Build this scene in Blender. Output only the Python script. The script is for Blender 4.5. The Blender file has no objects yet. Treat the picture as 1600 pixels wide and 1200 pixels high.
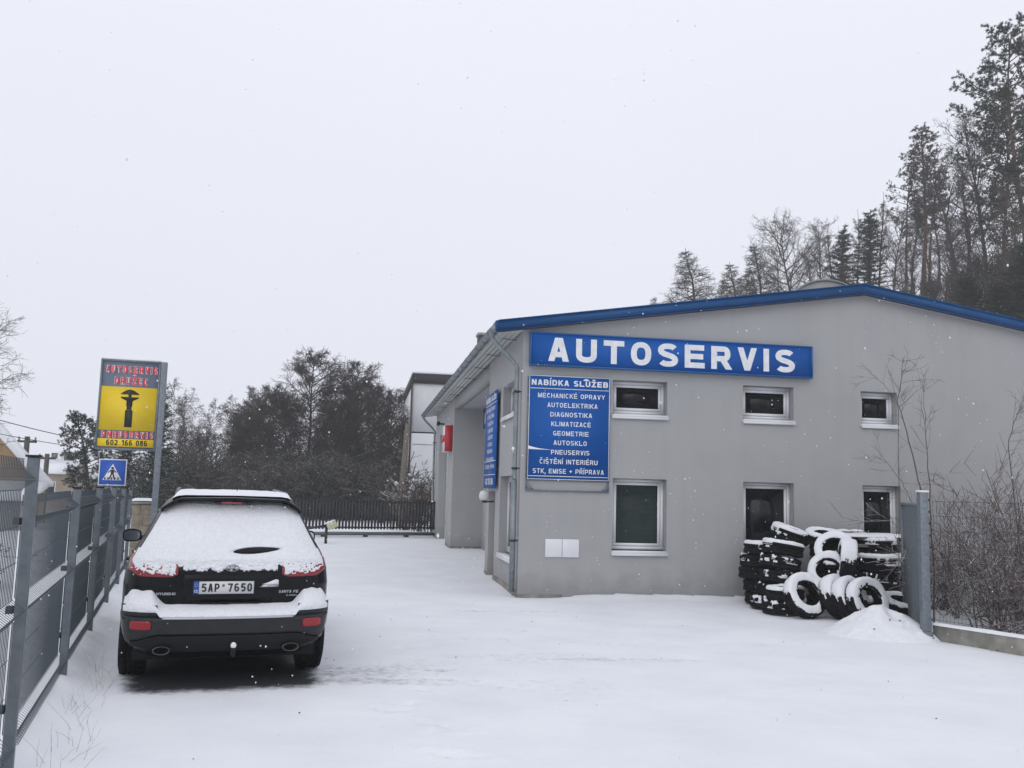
import bpy, math, random
import numpy as np
from mathutils import Vector, Matrix, noise
from mathutils.bvhtree import BVHTree

sc = bpy.context.scene
COL = sc.collection
R = math.radians

# ------------------------------------------------------------------ camera
FPX, PITCH, ROLL, EYE = 1418.7, 0.116444, 0.0261007, 1.75
_R0 = np.array([1., 0, 0]); _U0 = np.array([0, -math.sin(PITCH), math.cos(PITCH)])
_F = np.array([0, math.cos(PITCH), math.sin(PITCH)])
_RR = math.cos(ROLL) * _R0 + math.sin(ROLL) * _U0
_UR = -math.sin(ROLL) * _R0 + math.cos(ROLL) * _U0
cam = bpy.data.cameras.new('camera'); cam.sensor_width = 36; cam.lens = FPX / 1600 * 36
cam.clip_start = 0.05; cam.clip_end = 3000
co = bpy.data.objects.new('camera', cam); COL.objects.link(co)
co.matrix_world = Matrix(((_RR[0], _UR[0], -_F[0], 0), (_RR[1], _UR[1], -_F[1], 0), (_RR[2], _UR[2], -_F[2], EYE), (0, 0, 0, 1)))
sc.camera = co

def at(x, y, Y):
    """world point at forward distance Y that the photograph shows at pixel x, y"""
    d = _F * FPX + _RR * (x - 800) + _UR * (600 - y)
    return np.array([0, 0, EYE]) + d * (Y / d[1])

# ------------------------------------------------------------------ sky, sun, exposure
w = bpy.data.worlds.new('World'); sc.world = w; w.use_nodes = True
nt = w.node_tree; nt.nodes.clear()
out = nt.nodes.new('ShaderNodeOutputWorld'); bg = nt.nodes.new('ShaderNodeBackground')
sky = nt.nodes.new('ShaderNodeTexSky'); sky.sky_type = 'NISHITA'; sky.sun_disc = False
sky.sun_elevation = R(38); sky.sun_rotation = R(200)
hs = nt.nodes.new('ShaderNodeHueSaturation'); hs.inputs['Saturation'].default_value = 0.12
nt.links.new(sky.outputs[0], hs.inputs['Color'])
tc = nt.nodes.new('ShaderNodeTexCoord'); sep = nt.nodes.new('ShaderNodeSeparateXYZ')
nt.links.new(tc.outputs['Generated'], sep.inputs[0])
rmp = nt.nodes.new('ShaderNodeValToRGB'); nt.links.new(sep.outputs['Z'], rmp.inputs[0])
cr = rmp.color_ramp; cr.elements[0].position = 0.0; cr.elements[0].color = (.700, .718, .790, 1)
cr.elements[1].position = 0.55; cr.elements[1].color = (.815, .840, .925, 1)
ns = nt.nodes.new('ShaderNodeTexNoise'); ns.inputs['Scale'].default_value = 1.6; ns.inputs['Detail'].default_value = 3
nt.links.new(tc.outputs['Generated'], ns.inputs['Vector'])
mr = nt.nodes.new('ShaderNodeMapRange'); mr.inputs['To Min'].default_value = 9.7; mr.inputs['To Max'].default_value = 10.3
nt.links.new(ns.outputs[0], mr.inputs[0])
vm = nt.nodes.new('ShaderNodeVectorMath'); vm.operation = 'SCALE'
nt.links.new(rmp.outputs[0], vm.inputs[0]); nt.links.new(mr.outputs[0], vm.inputs['Scale'])
mx = nt.nodes.new('ShaderNodeMix'); mx.data_type = 'RGBA'; mx.inputs[0].default_value = 0.93
nt.links.new(hs.outputs[0], mx.inputs[6]); nt.links.new(vm.outputs[0], mx.inputs[7])
nt.links.new(mx.outputs[2], bg.inputs[0]); bg.inputs[1].default_value = 0.1
nt.links.new(bg.outputs[0], out.inputs[0])
sl = bpy.data.lights.new('sun', 'SUN'); sl.energy = 0.5; sl.angle = R(50); sl.color = (1, .98, .95)
so = bpy.data.objects.new('sun', sl); COL.objects.link(so)
so.rotation_euler = (R(52), 0, R(-20)); so.location = (0, 0, 30)
sc.view_settings.view_transform = 'Standard'; sc.view_settings.look = 'None'
sc.view_settings.exposure = 0.17; sc.view_settings.gamma = 1
sc.render.engine = 'CYCLES'; sc.cycles.use_denoising = True
sc.cycles.max_bounces = 6; sc.cycles.diffuse_bounces = 3; sc.cycles.volume_bounces = 1

# ------------------------------------------------------------------ helpers
def pset(o, label=None, cat=None, group=None, kind=None):
    if label: o['label'] = label
    if cat: o['category'] = cat
    if group: o['group'] = group
    if kind: o['kind'] = kind
    return o

def empty(name, loc=(0, 0, 0), rz=0, **k):
    o = bpy.data.objects.new(name, None); COL.objects.link(o); o.location = loc; o.rotation_euler = (0, 0, rz)
    o.empty_display_size = .2
    return pset(o, **k)

class MB:
    def __init__(s): s.v = []; s.f = []
    def add(s, v, f):
        n = len(s.v); s.v.extend(tuple(map(float, p)) for p in v); s.f.extend(tuple(i + n for i in q) for q in f); return s
    def box(s, x0, x1, y0, y1, z0, z1):
        return s.add([(x0, y0, z0), (x1, y0, z0), (x1, y1, z0), (x0, y1, z0), (x0, y0, z1), (x1, y0, z1), (x1, y1, z1), (x0, y1, z1)],
                     [(0, 3, 2, 1), (4, 5, 6, 7), (0, 1, 5, 4), (1, 2, 6, 5), (2, 3, 7, 6), (3, 0, 4, 7)])
    def quad(s, *p): return s.add(p, [tuple(range(len(p)))])
    def prism(s, poly, axis, a, b):
        """poly: 2D loop; extruded along axis from a to b"""
        def P(p, t): return {'x': (t, p[0], p[1]), 'y': (p[0], t, p[1]), 'z': (p[0], p[1], t)}[axis]
        n = len(poly)
        return s.add([P(p, a) for p in poly] + [P(p, b) for p in poly],
                     [tuple(range(n - 1, -1, -1)), tuple(range(n, 2 * n))] + [(i, (i + 1) % n, n + (i + 1) % n, n + i) for i in range(n)])
    def tube(s, pts, rad, k=6, cap=True):
        pts = [np.array(p, float) for p in pts]; n = len(pts)
        if not hasattr(rad, '__len__'): rad = [rad] * n
        b = len(s.v); a0 = None
        for i, p in enumerate(pts):
            t = pts[min(i + 1, n - 1)] - pts[max(i - 1, 0)]; t = t / (np.linalg.norm(t) + 1e-9)
            if a0 is None: a0 = np.array([1., 0, 0]) if abs(t[0]) < .8 else np.array([0, 1., 0])
            e1 = a0 - t * (a0 @ t); e1 /= np.linalg.norm(e1) + 1e-9; a0 = e1
            e2 = np.array([t[1] * e1[2] - t[2] * e1[1], t[2] * e1[0] - t[0] * e1[2], t[0] * e1[1] - t[1] * e1[0]])
            for j in range(k):
                c = 2 * math.pi * j / k
                q = p + (e1 * math.cos(c) + e2 * math.sin(c)) * rad[i]; s.v.append((q[0], q[1], q[2]))
        for i in range(n - 1):
            for j in range(k):
                j2 = (j + 1) % k
                s.f.append((b + i * k + j, b + i * k + j2, b + (i + 1) * k + j2, b + (i + 1) * k + j))
        if cap and k > 3:
            s.f.append(tuple(b + j for j in range(k - 1, -1, -1))); s.f.append(tuple(b + (n - 1) * k + j for j in range(k)))
        return s
    def build(s, name, mat, parent=None, smooth=False, loc=None, rot=None, **k):
        m = mesh_from(name, s.v, s.f); m.materials.append(mat)
        if smooth: m.shade_smooth()
        o = bpy.data.objects.new(name, m); COL.objects.link(o)
        if parent: o.parent = parent
        if loc is not None: o.location = loc
        if rot is not None: o.rotation_euler = rot
        return pset(o, **k)

def mesh_from(name, v, f):
    m = bpy.data.meshes.new(name)
    v = np.asarray(v, dtype=np.float32).reshape(-1, 3)
    m.vertices.add(len(v)); m.vertices.foreach_set('co', v.ravel())
    if isinstance(f, np.ndarray):
        ln = np.full(len(f), f.shape[1], dtype=np.int32); idx = f.astype(np.int32).ravel()
    else:
        ln = np.array([len(q) for q in f], dtype=np.int32); idx = np.array([i for q in f for i in q], dtype=np.int32)
    m.loops.add(len(idx)); m.loops.foreach_set('vertex_index', idx)
    m.polygons.add(len(ln)); m.polygons.foreach_set('loop_start', np.concatenate([[0], np.cumsum(ln)[:-1]]).astype(np.int32))
    m.update(calc_edges=True); m.validate()
    return m

def copy_tree(o, parent=None):
    c = o.copy(); COL.objects.link(c)
    if parent: c.parent = parent
    for ch in o.children: copy_tree(ch, c)
    return c

def bevel(o, w=.01, n=2):
    md = o.modifiers.new('bevel', 'BEVEL'); md.width = w; md.segments = n; md.limit_method = 'ANGLE'; md.angle_limit = R(40)
    return o

def fbm(x, y, sc_=1.0, seed=0.0, oct=3):
    return noise.fractal(Vector((x * sc_ + seed, y * sc_ - seed, seed * .37)), 1.0, 2.0, oct)

# ------------------------------------------------------------------ materials
def mat(name, col, rough=.6, metal=0., col2=None, nscale=8., bump=0., bscale=60., spec=.5, ndetail=4, stretch=None, contrast=(.35, .65), snow=0.0, snow_lo=.45, coat=0.):
    m = bpy.data.materials.new(name); m.use_nodes = True; t = m.node_tree; n = t.nodes; p = n['Principled BSDF']
    p.inputs['Roughness'].default_value = rough; p.inputs['Metallic'].default_value = metal
    p.inputs['Specular IOR Level'].default_value = spec
    if coat: p.inputs['Coat Weight'].default_value = coat; p.inputs['Coat Roughness'].default_value = .08
    p.inputs['Base Color'].default_value = (*col, 1)
    g = n.new('ShaderNodeTexCoord'); src = g.outputs['Object']
    if stretch:
        mp = n.new('ShaderNodeMapping'); mp.inputs['Scale'].default_value = stretch; t.links.new(src, mp.inputs[0]); src = mp.outputs[0]
    c_out = None
    if col2:
        a = n.new('ShaderNodeTexNoise'); a.inputs['Scale'].default_value = nscale; a.inputs['Detail'].default_value = ndetail; t.links.new(src, a.inputs['Vector'])
        r = n.new('ShaderNodeValToRGB'); r.color_ramp.elements[0].position = contrast[0]; r.color_ramp.elements[1].position = contrast[1]
        r.color_ramp.elements[0].color = (*col, 1); r.color_ramp.elements[1].color = (*col2, 1)
        t.links.new(a.outputs[0], r.inputs[0]); c_out = r.outputs[0]
    if snow:
        ge = n.new('ShaderNodeNewGeometry'); sp = n.new('ShaderNodeSeparateXYZ'); t.links.new(ge.outputs['Normal'], sp.inputs[0])
        b = n.new('ShaderNodeTexNoise'); b.inputs['Scale'].default_value = 14; t.links.new(g.outputs['Object'], b.inputs['Vector'])
        ad = n.new('ShaderNodeMath'); ad.operation = 'MULTIPLY_ADD'; t.links.new(b.outputs[0], ad.inputs[0]); ad.inputs[1].default_value = .9; t.links.new(sp.outputs['Z'], ad.inputs[2])
        mr = n.new('ShaderNodeMapRange'); mr.inputs[1].default_value = snow_lo + .45; mr.inputs[2].default_value = snow_lo + .65; mr.inputs[4].default_value = snow; t.links.new(ad.outputs[0], mr.inputs[0])
        x = n.new('ShaderNodeMix'); x.data_type = 'RGBA'; t.links.new(mr.outputs[0], x.inputs[0]); x.inputs[7].default_value = (.8, .81, .84, 1)
        if c_out: t.links.new(c_out, x.inputs[6])
        else: x.inputs[6].default_value = (*col, 1)
        c_out = x.outputs[2]
    if c_out: t.links.new(c_out, p.inputs['Base Color'])
    if bump:
        a = n.new('ShaderNodeTexNoise'); a.inputs['Scale'].default_value = bscale; a.inputs['Detail'].default_value = 5; t.links.new(src, a.inputs['Vector'])
        b = n.new('ShaderNodeBump'); b.inputs['Strength'].default_value = bump; b.inputs['Distance'].default_value = .01
        t.links.new(a.outputs[0], b.inputs['Height']); t.links.new(b.outputs[0], p.inputs['Normal'])
    return m

M = {}
M['plaster'] = mat('grey_render', (.345, .345, .348), .9, col2=(.37, .37, .372), nscale=1.3, bump=.35, bscale=170, contrast=(.3, .7))
M['base_stone'] = mat('stained_base', (.16, .15, .13), .9, col2=(.27, .26, .23), nscale=6, bump=.5, bscale=60)
M['soffit'] = mat('soffit_paint', (.42, .44, .43), .7, col2=(.50, .52, .50), nscale=3, stretch=(1, .1, 1))
M['blue_metal'] = mat('blue_sheet_metal', (.003, .052, .16), .42, .0, col2=(.004, .062, .19), nscale=3, bump=.1, bscale=8, spec=.3)
M['blue_metal_dark'] = mat('blue_metal_lip', (.004, .018, .07), .45)
M['sign_blue'] = mat('sign_blue', (.003, .082, .34), .5, col2=(.004, .092, .37), nscale=2.5, spec=.25)
M['sign_white'] = mat('sign_white', (.78, .79, .80), .5, col2=(.66, .68, .71), nscale=9)
M['white_pvc'] = mat('white_pvc', (.74, .75, .77), .35, col2=(.68, .69, .71), nscale=5)
M['sill'] = mat('sill_white', (.70, .71, .73), .4)
M['glass_dark'] = mat('dark_window_glass', (.005, .006, .008), .08, col2=(.010, .011, .013), nscale=2, spec=.28)
M['room'] = mat('dark_room', (.02, .021, .023), .9)
M['blind'] = mat('window_blind', (.30, .34, .33), .6)
M['galv'] = mat('galvanised_steel', (.15, .175, .20), .5, .45, col2=(.21, .235, .26), nscale=22, bump=.06, bscale=30)
M['zinc'] = mat('zinc_gutter', (.19, .22, .235), .45, .45, col2=(.25, .28, .295), nscale=10)
M['galv_post'] = mat('galvanised_post', (.115, .135, .15), .5, .35, col2=(.155, .175, .19), nscale=14, bump=.05, bscale=30)
M['wire'] = mat('grey_wire', (.07, .085, .10), .5, .3)
M['concrete'] = mat('mossy_concrete', (.20, .19, .16), .9, col2=(.31, .30, .27), nscale=7, bump=.5, bscale=50)
M['snow'] = mat('snow', (.78, .79, .82), .85, col2=(.81, .82, .84), nscale=5, bump=.25, bscale=26, spec=.2)
M['snow_rough'] = mat('crusty_snow', (.76, .77, .80), .85, col2=(.81, .82, .84), nscale=30, bump=.9, bscale=75, spec=.2)
M['rubber'] = mat('rubber', (.006, .006, .007), .8, col2=(.014, .014, .016), nscale=18, bump=.4, bscale=60, spec=.15)
M['car_paint'] = mat('dark_paint', (.004, .005, .007), .22, .0, col2=(.006, .007, .009), nscale=4, spec=.2)
M['car_plastic'] = mat('grey_bumper_plastic', (.007, .008, .010), .55, col2=(.012, .013, .016), nscale=12, bump=.1, bscale=80)
M['car_under'] = mat('underbody_black', (.006, .006, .007), .9)
M['red_glass'] = mat('red_lens', (.20, .008, .014), .2, col2=(.26, .012, .02), nscale=30, coat=.4)
M['red_reflector'] = mat('red_reflector', (.26, .010, .016), .25, col2=(.33, .02, .025), nscale=60)
M['chrome'] = mat('chrome', (.40, .41, .43), .22, 1.)
M['exhaust'] = mat('dull_exhaust', (.10, .10, .10), .35, 1.)
M['plate_white'] = mat('plate_white', (.62, .63, .64), .45)
M['plate_black'] = mat('plate_black', (.012, .012, .015), .5)
M['plate_blue'] = mat('plate_blue', (.01, .06, .34), .4)
M['plate_yellow'] = mat('plate_yellow', (.8, .6, .05), .4)
M['sticker'] = mat('sticker_red', (.45, .10, .10), .5)
M['mirror'] = mat('mirror_glass', (.5, .52, .55), .05, 1.)
M['silver'] = mat('silver_letter', (.45, .46, .48), .3, .7)
M['sign_grey'] = mat('sign_grey', (.125, .155, .215), .5, col2=(.15, .18, .235), nscale=6)
M['sign_yellow'] = mat('sign_yellow', (.80, .57, .010), .5, col2=(.72, .51, .010), nscale=3)
M['sign_red'] = mat('sign_red', (.72, .03, .05), .5)
M['black'] = mat('black_print', (.01, .01, .012), .5)
M['cw_blue'] = mat('road_sign_blue', (.01, .085, .42), .4)
M['steel_dark'] = mat('dark_gate_steel', (.016, .019, .024), .55, .2, col2=(.024, .027, .032), nscale=20)
M['pale_yellow'] = mat('pale_yellow_plastic', (.50, .52, .30), .5, col2=(.58, .58, .38), nscale=9)
M['house_wall'] = mat('white_house_wall', (.62, .63, .65), .9, col2=(.68, .69, .70), nscale=1.2, bump=.2, bscale=40)
M['roof_dark'] = mat('dark_roof_edge', (.030, .028, .030), .7)
M['ochre'] = mat('ochre_wall', (.45, .30, .15), .9, col2=(.50, .34, .18), nscale=2)
M['tan'] = mat('tan_wall', (.30, .24, .18), .9, col2=(.36, .29, .22), nscale=2)
M['greywall'] = mat('grey_wall', (.24, .23, .23), .9, col2=(.30, .29, .29), nscale=2)
M['wood_old'] = mat('weathered_wood', (.10, .085, .07), .9, col2=(.19, .165, .14), nscale=10, bump=.5, bscale=40, stretch=(1, 1, 6))
M['pallet'] = mat('pallet_wood', (.12, .10, .085), .9, col2=(.22, .19, .165), nscale=9, bump=.5, bscale=50)
M['pole_wood'] = mat('pole_wood', (.055, .047, .042), .9, col2=(.085, .075, .068), nscale=5)
M['bark'] = mat('dark_bark', (.040, .033, .028), .95, col2=(.075, .062, .052), nscale=6, bump=.5, bscale=20)
M['twig'] = mat('bare_twigs', (.050, .039, .033), .95, col2=(.085, .068, .058), nscale=3)
M['twig_dark'] = mat('alder_twigs', (.038, .029, .026), .95, col2=(.062, .048, .043), nscale=2)
M['twig_grey'] = mat('birch_twigs', (.070, .056, .052), .95, col2=(.11, .09, .085), nscale=2)
M['birch_bark'] = mat('birch_bark', (.36, .35, .34), .9, col2=(.09, .08, .075), nscale=5, stretch=(1, 1, 3), contrast=(.45, .62))
M['pine_bark'] = mat('reddish_pine_bark', (.090, .052, .036), .95, col2=(.15, .085, .055), nscale=4)
M['needles'] = mat('dark_needles', (.018, .028, .018), .9, col2=(.042, .055, .032), nscale=1.2, snow=.0)
M['needles_snowy'] = mat('snowy_needles', (.020, .030, .021), .9, col2=(.045, .056, .036), nscale=1.2, snow=.7, snow_lo=.62)
M['needles_brown'] = mat('rusty_needles', (.060, .034, .024), .9, col2=(.045, .045, .028), nscale=.8)
M['shrub'] = mat('brown_shrub_twigs', (.085, .058, .045), .95, col2=(.16, .115, .09), nscale=4, snow=.85, snow_lo=.42)
M['shrub_red'] = mat('reddish_shrub_twigs', (.085, .046, .040), .95, col2=(.13, .085, .070), nscale=4, snow=.6, snow_lo=.5)
M['stem'] = mat('sapling_bark', (.075, .062, .052), .9, col2=(.12, .10, .088), nscale=12)
M['thicket'] = mat('dark_thicket', (.028, .027, .020), .95, col2=(.062, .055, .040), nscale=1.1, snow=.35, snow_lo=.62)
M['brick_dark'] = mat('chimney_brick', (.06, .055, .055), .9, col2=(.10, .09, .088), nscale=12)
M['stone_block'] = mat('sandstone_block', (.20, .17, .12), .95, col2=(.29, .25, .19), nscale=9, bump=.6, bscale=40)
M['dirt'] = mat('dark_clod', (.03, .028, .025), .9)
M['dry_grass'] = mat('dry_grass', (.30, .26, .19), .9)
M['arch'] = mat('ridge_glazing', (.26, .26, .25), .5, col2=(.33, .33, .32), nscale=4)
M['red_box'] = mat('red_panel', (.50, .015, .03), .4)
M['lampglass'] = mat('opal_lamp', (.62, .63, .62), .3)

def ground_mat():
    m = bpy.data.materials.new('snowy_ground'); m.use_nodes = True; t = m.node_tree; n = t.nodes; p = n['Principled BSDF']
    p.inputs['Specular IOR Level'].default_value = .25
    g = n.new('ShaderNodeTexCoord')
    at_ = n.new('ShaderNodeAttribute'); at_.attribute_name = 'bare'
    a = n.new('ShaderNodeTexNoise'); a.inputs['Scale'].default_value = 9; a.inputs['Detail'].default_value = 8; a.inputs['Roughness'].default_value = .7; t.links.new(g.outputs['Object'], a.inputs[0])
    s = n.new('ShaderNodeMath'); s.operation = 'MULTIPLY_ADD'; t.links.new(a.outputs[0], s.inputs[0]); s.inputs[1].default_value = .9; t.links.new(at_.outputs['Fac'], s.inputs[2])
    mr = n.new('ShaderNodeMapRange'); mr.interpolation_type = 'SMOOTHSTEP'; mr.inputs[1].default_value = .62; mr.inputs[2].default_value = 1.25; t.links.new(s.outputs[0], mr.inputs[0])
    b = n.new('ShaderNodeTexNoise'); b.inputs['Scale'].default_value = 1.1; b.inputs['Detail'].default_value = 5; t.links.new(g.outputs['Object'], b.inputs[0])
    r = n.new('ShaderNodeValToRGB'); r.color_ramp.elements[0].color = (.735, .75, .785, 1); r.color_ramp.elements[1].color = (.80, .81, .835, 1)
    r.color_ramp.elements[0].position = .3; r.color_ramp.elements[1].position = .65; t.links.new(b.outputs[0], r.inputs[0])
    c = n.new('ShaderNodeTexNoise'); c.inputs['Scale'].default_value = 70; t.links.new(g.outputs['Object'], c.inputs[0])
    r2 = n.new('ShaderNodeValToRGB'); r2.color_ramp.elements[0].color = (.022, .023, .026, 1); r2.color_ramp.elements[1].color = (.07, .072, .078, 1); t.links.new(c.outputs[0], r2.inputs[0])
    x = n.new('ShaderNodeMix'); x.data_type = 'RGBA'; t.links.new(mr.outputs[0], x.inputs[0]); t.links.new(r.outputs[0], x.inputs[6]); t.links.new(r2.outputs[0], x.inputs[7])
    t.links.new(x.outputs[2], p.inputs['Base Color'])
    rr = n.new('ShaderNodeMapRange'); rr.inputs[3].default_value = .85; rr.inputs[4].default_value = .55; t.links.new(mr.outputs[0], rr.inputs[0]); t.links.new(rr.outputs[0], p.inputs['Roughness'])
    d = n.new('ShaderNodeTexNoise'); d.inputs['Scale'].default_value = 34; d.inputs['Detail'].default_value = 6; t.links.new(g.outputs['Object'], d.inputs[0])
    d2 = n.new('ShaderNodeTexNoise'); d2.inputs['Scale'].default_value = 4.5; d2.inputs['Detail'].default_value = 4; t.links.new(g.outputs['Object'], d2.inputs[0])
    ad = n.new('ShaderNodeMath'); ad.operation = 'MULTIPLY_ADD'; t.links.new(d2.outputs[0], ad.inputs[0]); ad.inputs[1].default_value = 3.0; t.links.new(d.outputs[0], ad.inputs[2])
    bu = n.new('ShaderNodeBump'); bu.inputs['Strength'].default_value = .22; bu.inputs['Distance'].default_value = .012; t.links.new(ad.outputs[0], bu.inputs['Height']); t.links.new(bu.outputs[0], p.inputs['Normal'])
    return m
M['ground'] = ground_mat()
def weather(m):
    # rain streaks and a damp, dirty foot on the rendered wall
    t = m.node_tree; n = t.nodes; p = n['Principled BSDF']; src = p.inputs['Base Color'].links[0].from_socket
    g = n.new('ShaderNodeTexCoord'); mp = n.new('ShaderNodeMapping'); mp.inputs['Scale'].default_value = (5, 5, .45); t.links.new(g.outputs['Object'], mp.inputs[0])
    a = n.new('ShaderNodeTexNoise'); a.inputs['Scale'].default_value = 1.3; a.inputs['Detail'].default_value = 6; t.links.new(mp.outputs[0], a.inputs[0])
    r_ = n.new('ShaderNodeMapRange'); r_.inputs[1].default_value = .35; r_.inputs[2].default_value = .7; r_.inputs[3].default_value = 1.01; r_.inputs[4].default_value = .975; t.links.new(a.outputs[0], r_.inputs[0])
    sp = n.new('ShaderNodeSeparateXYZ'); t.links.new(g.outputs['Object'], sp.inputs[0])
    b = n.new('ShaderNodeTexNoise'); b.inputs['Scale'].default_value = 3.5; b.inputs['Detail'].default_value = 6; t.links.new(g.outputs['Object'], b.inputs[0])
    ad = n.new('ShaderNodeMath'); ad.operation = 'MULTIPLY_ADD'; t.links.new(b.outputs[0], ad.inputs[0]); ad.inputs[1].default_value = -.7; t.links.new(sp.outputs['Z'], ad.inputs[2])
    f = n.new('ShaderNodeMapRange'); f.inputs[1].default_value = -.28; f.inputs[2].default_value = .12; f.inputs[3].default_value = .78; f.inputs[4].default_value = 1.; t.links.new(ad.outputs[0], f.inputs[0])
    mu = n.new('ShaderNodeMath'); mu.operation = 'MULTIPLY'; t.links.new(r_.outputs[0], mu.inputs[0]); t.links.new(f.outputs[0], mu.inputs[1])
    v = n.new('ShaderNodeVectorMath'); v.operation = 'SCALE'; t.links.new(src, v.inputs[0]); t.links.new(mu.outputs[0], v.inputs['Scale']); t.links.new(v.outputs[0], p.inputs['Base Color'])
weather(M['plaster'])

# ------------------------------------------------------------------ frames of the place
C0 = np.array([.1764, 15.2993, 0]); YB = .1568184
EX = np.array([math.cos(YB), math.sin(YB), 0]); EY = np.array([-math.sin(YB), math.cos(YB), 0])
def bw(u, v, z=0): p = C0 + EX * u + EY * v; return Vector((p[0], p[1], z))
CAR = np.array([-2.3927, 8.0416]); YC = R(19.2)
FEN = np.array([-3.6655, 7.7792]); YF = R(20)

def sst(a, b, x):
    t = min(1, max(0, (x - a) / (b - a))); return t * t * (3 - 2 * t)

def terrain(x, y):
    du, dv = x - C0[0], y - C0[1]
    u = du * EX[0] + dv * EX[1]; v = du * EY[0] + dv * EY[1]
    z = 0.
    z += .42 * max(0, u - 13.5) ** 1.0 * sst(13, 22, u)
    z += .20 * max(0, v - 22) * sst(2, 12, u - .2 * max(0, v - 30))
    z += .16 * max(0, u - 6.3) * sst(6.3, 8, u) * (1 - sst(13, 16, u)) * sst(-8, -4, v) * (1 - sst(-.6, .2, v))
    lx = (x - FEN[0]) * math.cos(YF) + (y - FEN[1]) * math.sin(YF)
    z -= .075 * min(60, max(0, y - 34)) * sst(-1, -8, lx) if lx < -1 else 0
    return min(z, 20)

def carlocal(x, y):
    dx, dy = x - CAR[0], y - CAR[1]; return dx * math.cos(YC) + dy * math.sin(YC), -dx * math.sin(YC) + dy * math.cos(YC)

FEET = [(640, 983), (632, 1012), (668, 1008), (652, 1028), (600, 1108), (655, 1078), (640, 1100), (690, 1048), (618, 1110), (700, 1132), (712, 1138), (735, 1180), (700, 1178), (670, 1128), (775, 1020), (815, 985), (690, 962)]
def ground():
    ys = [-30, -15, -6, -2, 1.5]
    while ys[-1] < 36: ys.append(ys[-1] + .022 * max(1.2, ys[-1] * .32))
    while ys[-1] < 520: ys.append(ys[-1] * 1.05)
    xs = list(np.arange(-9, 9.01, .055)); st = .1
    L = [-9]; 
    while L[-1] > -520: st *= 1.09; L.append(L[-1] - st)
    st = .1; Rr = [9]
    while Rr[-1] < 520: st *= 1.09; Rr.append(Rr[-1] + st)
    xs = L[:0:-1] + xs + Rr[1:]
    nx, ny = len(xs), len(ys)
    feet = []
    rg = random.Random(4)
    for (px, py) in FEET:
        d = _F * FPX + _RR * (px - 800) + _UR * (600 - py); q = d * (-EYE / d[2]); feet.append((q[0], q[1], rg.uniform(-.9, .6)))
    V = np.zeros((ny, nx, 3)); B = np.zeros((ny, nx))
    for j, y in enumerate(ys):
        for i, x in enumerate(xs):
            z = terrain(x, y)
            b = 0.
            if -10 < x < 12 and 0 < y < 34:
                z += .020 * fbm(x, y, .55, 3.1) + .008 * fbm(x, y, 2.2, 8.)
                cx, cy = carlocal(x, y)
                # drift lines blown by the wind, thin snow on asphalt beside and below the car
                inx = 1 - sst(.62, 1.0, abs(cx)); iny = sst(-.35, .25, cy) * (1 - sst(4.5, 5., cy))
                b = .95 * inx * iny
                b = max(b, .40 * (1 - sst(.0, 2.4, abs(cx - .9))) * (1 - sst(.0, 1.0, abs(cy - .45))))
                n1 = fbm(x * .35, y * 1.6, 1.0, 5.2)
                b += .20 * sst(.0, .5, n1) * (1 - sst(1.5, 4.5, math.hypot(cx - 2.5, (cy - 2.5) * .6)))
                b += .17 * sst(.15, .55, fbm(x * .3, y * 1.3, 1.0, 11.)) * (1 - sst(2.5, 4., math.hypot(x - 0.6, (y - 11.7) * 1.5)))
                b += .14 * sst(.1, .5, fbm(x * .25, y * 1.1, 1.0, 17.)) * (1 - sst(3, 5., math.hypot(x + 1.5, (y - 18.) * .8)))
                z -= .012 * min(1, b * 1.4)
                for fx, fy, fa in feet:
                    if abs(x - fx) < .35 and abs(y - fy) < .35:
                        ux = (x - fx) * math.cos(fa) + (y - fy) * math.sin(fa); uy = -(x - fx) * math.sin(fa) + (y - fy) * math.cos(fa)
                        r2 = (ux / .13) ** 2 + (uy / .055) ** 2
                        z -= .040 * math.exp(-r2 * 1.3); z += .014 * math.exp(-((r2 - 2.2) ** 2))
                        b += .34 * math.exp(-r2 * 2.5)
                # banked snow along the fence and along the walls
                fx_ = (x - FEN[0]) * math.cos(YF) + (y - FEN[1]) * math.sin(YF)
                z += .13 * math.exp(-((fx_ + .05) / .22) ** 2) * (1 + .5 * fbm(x, y, 1.3, 2.)) if abs(fx_) < 1 else 0
                u = (x - C0[0]) * EX[0] + (y - C0[1]) * EX[1]; v = (x - C0[0]) * EY[0] + (y - C0[1]) * EY[1]
                if u > .0 and -1 < v < 0: z += .05 * sst(-.5, 0, v) * sst(.3, 1.5, u) * (1 + .6 * fbm(x, y, .9, 7.))
            V[j, i] = (x, y, z); B[j, i] = b
    idx = np.arange(nx * ny).reshape(ny, nx)
    F = np.stack([idx[:-1, :-1], idx[:-1, 1:], idx[1:, 1:], idx[1:, :-1]], -1).reshape(-1, 4)
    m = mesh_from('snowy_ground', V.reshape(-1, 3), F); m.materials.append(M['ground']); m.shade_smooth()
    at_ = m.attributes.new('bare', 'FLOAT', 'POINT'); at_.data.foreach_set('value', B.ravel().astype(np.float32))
    o = bpy.data.objects.new('ground', m); COL.objects.link(o); pset(o, kind='structure')
ground()

# ------------------------------------------------------------------ bold sans-serif glyphs, drawn as ribbons
def ell(cx, cy, rx, ry, a0, a1, n=14, e=2.4):
    P = []
    for i in range(n + 1):
        a = R(a0 + (a1 - a0) * i / n); c, s = math.cos(a), math.sin(a)
        P.append((cx + rx * math.copysign(abs(c) ** (2 / e), c), cy + ry * math.copysign(abs(s) ** (2 / e), s)))
    return P

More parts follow.
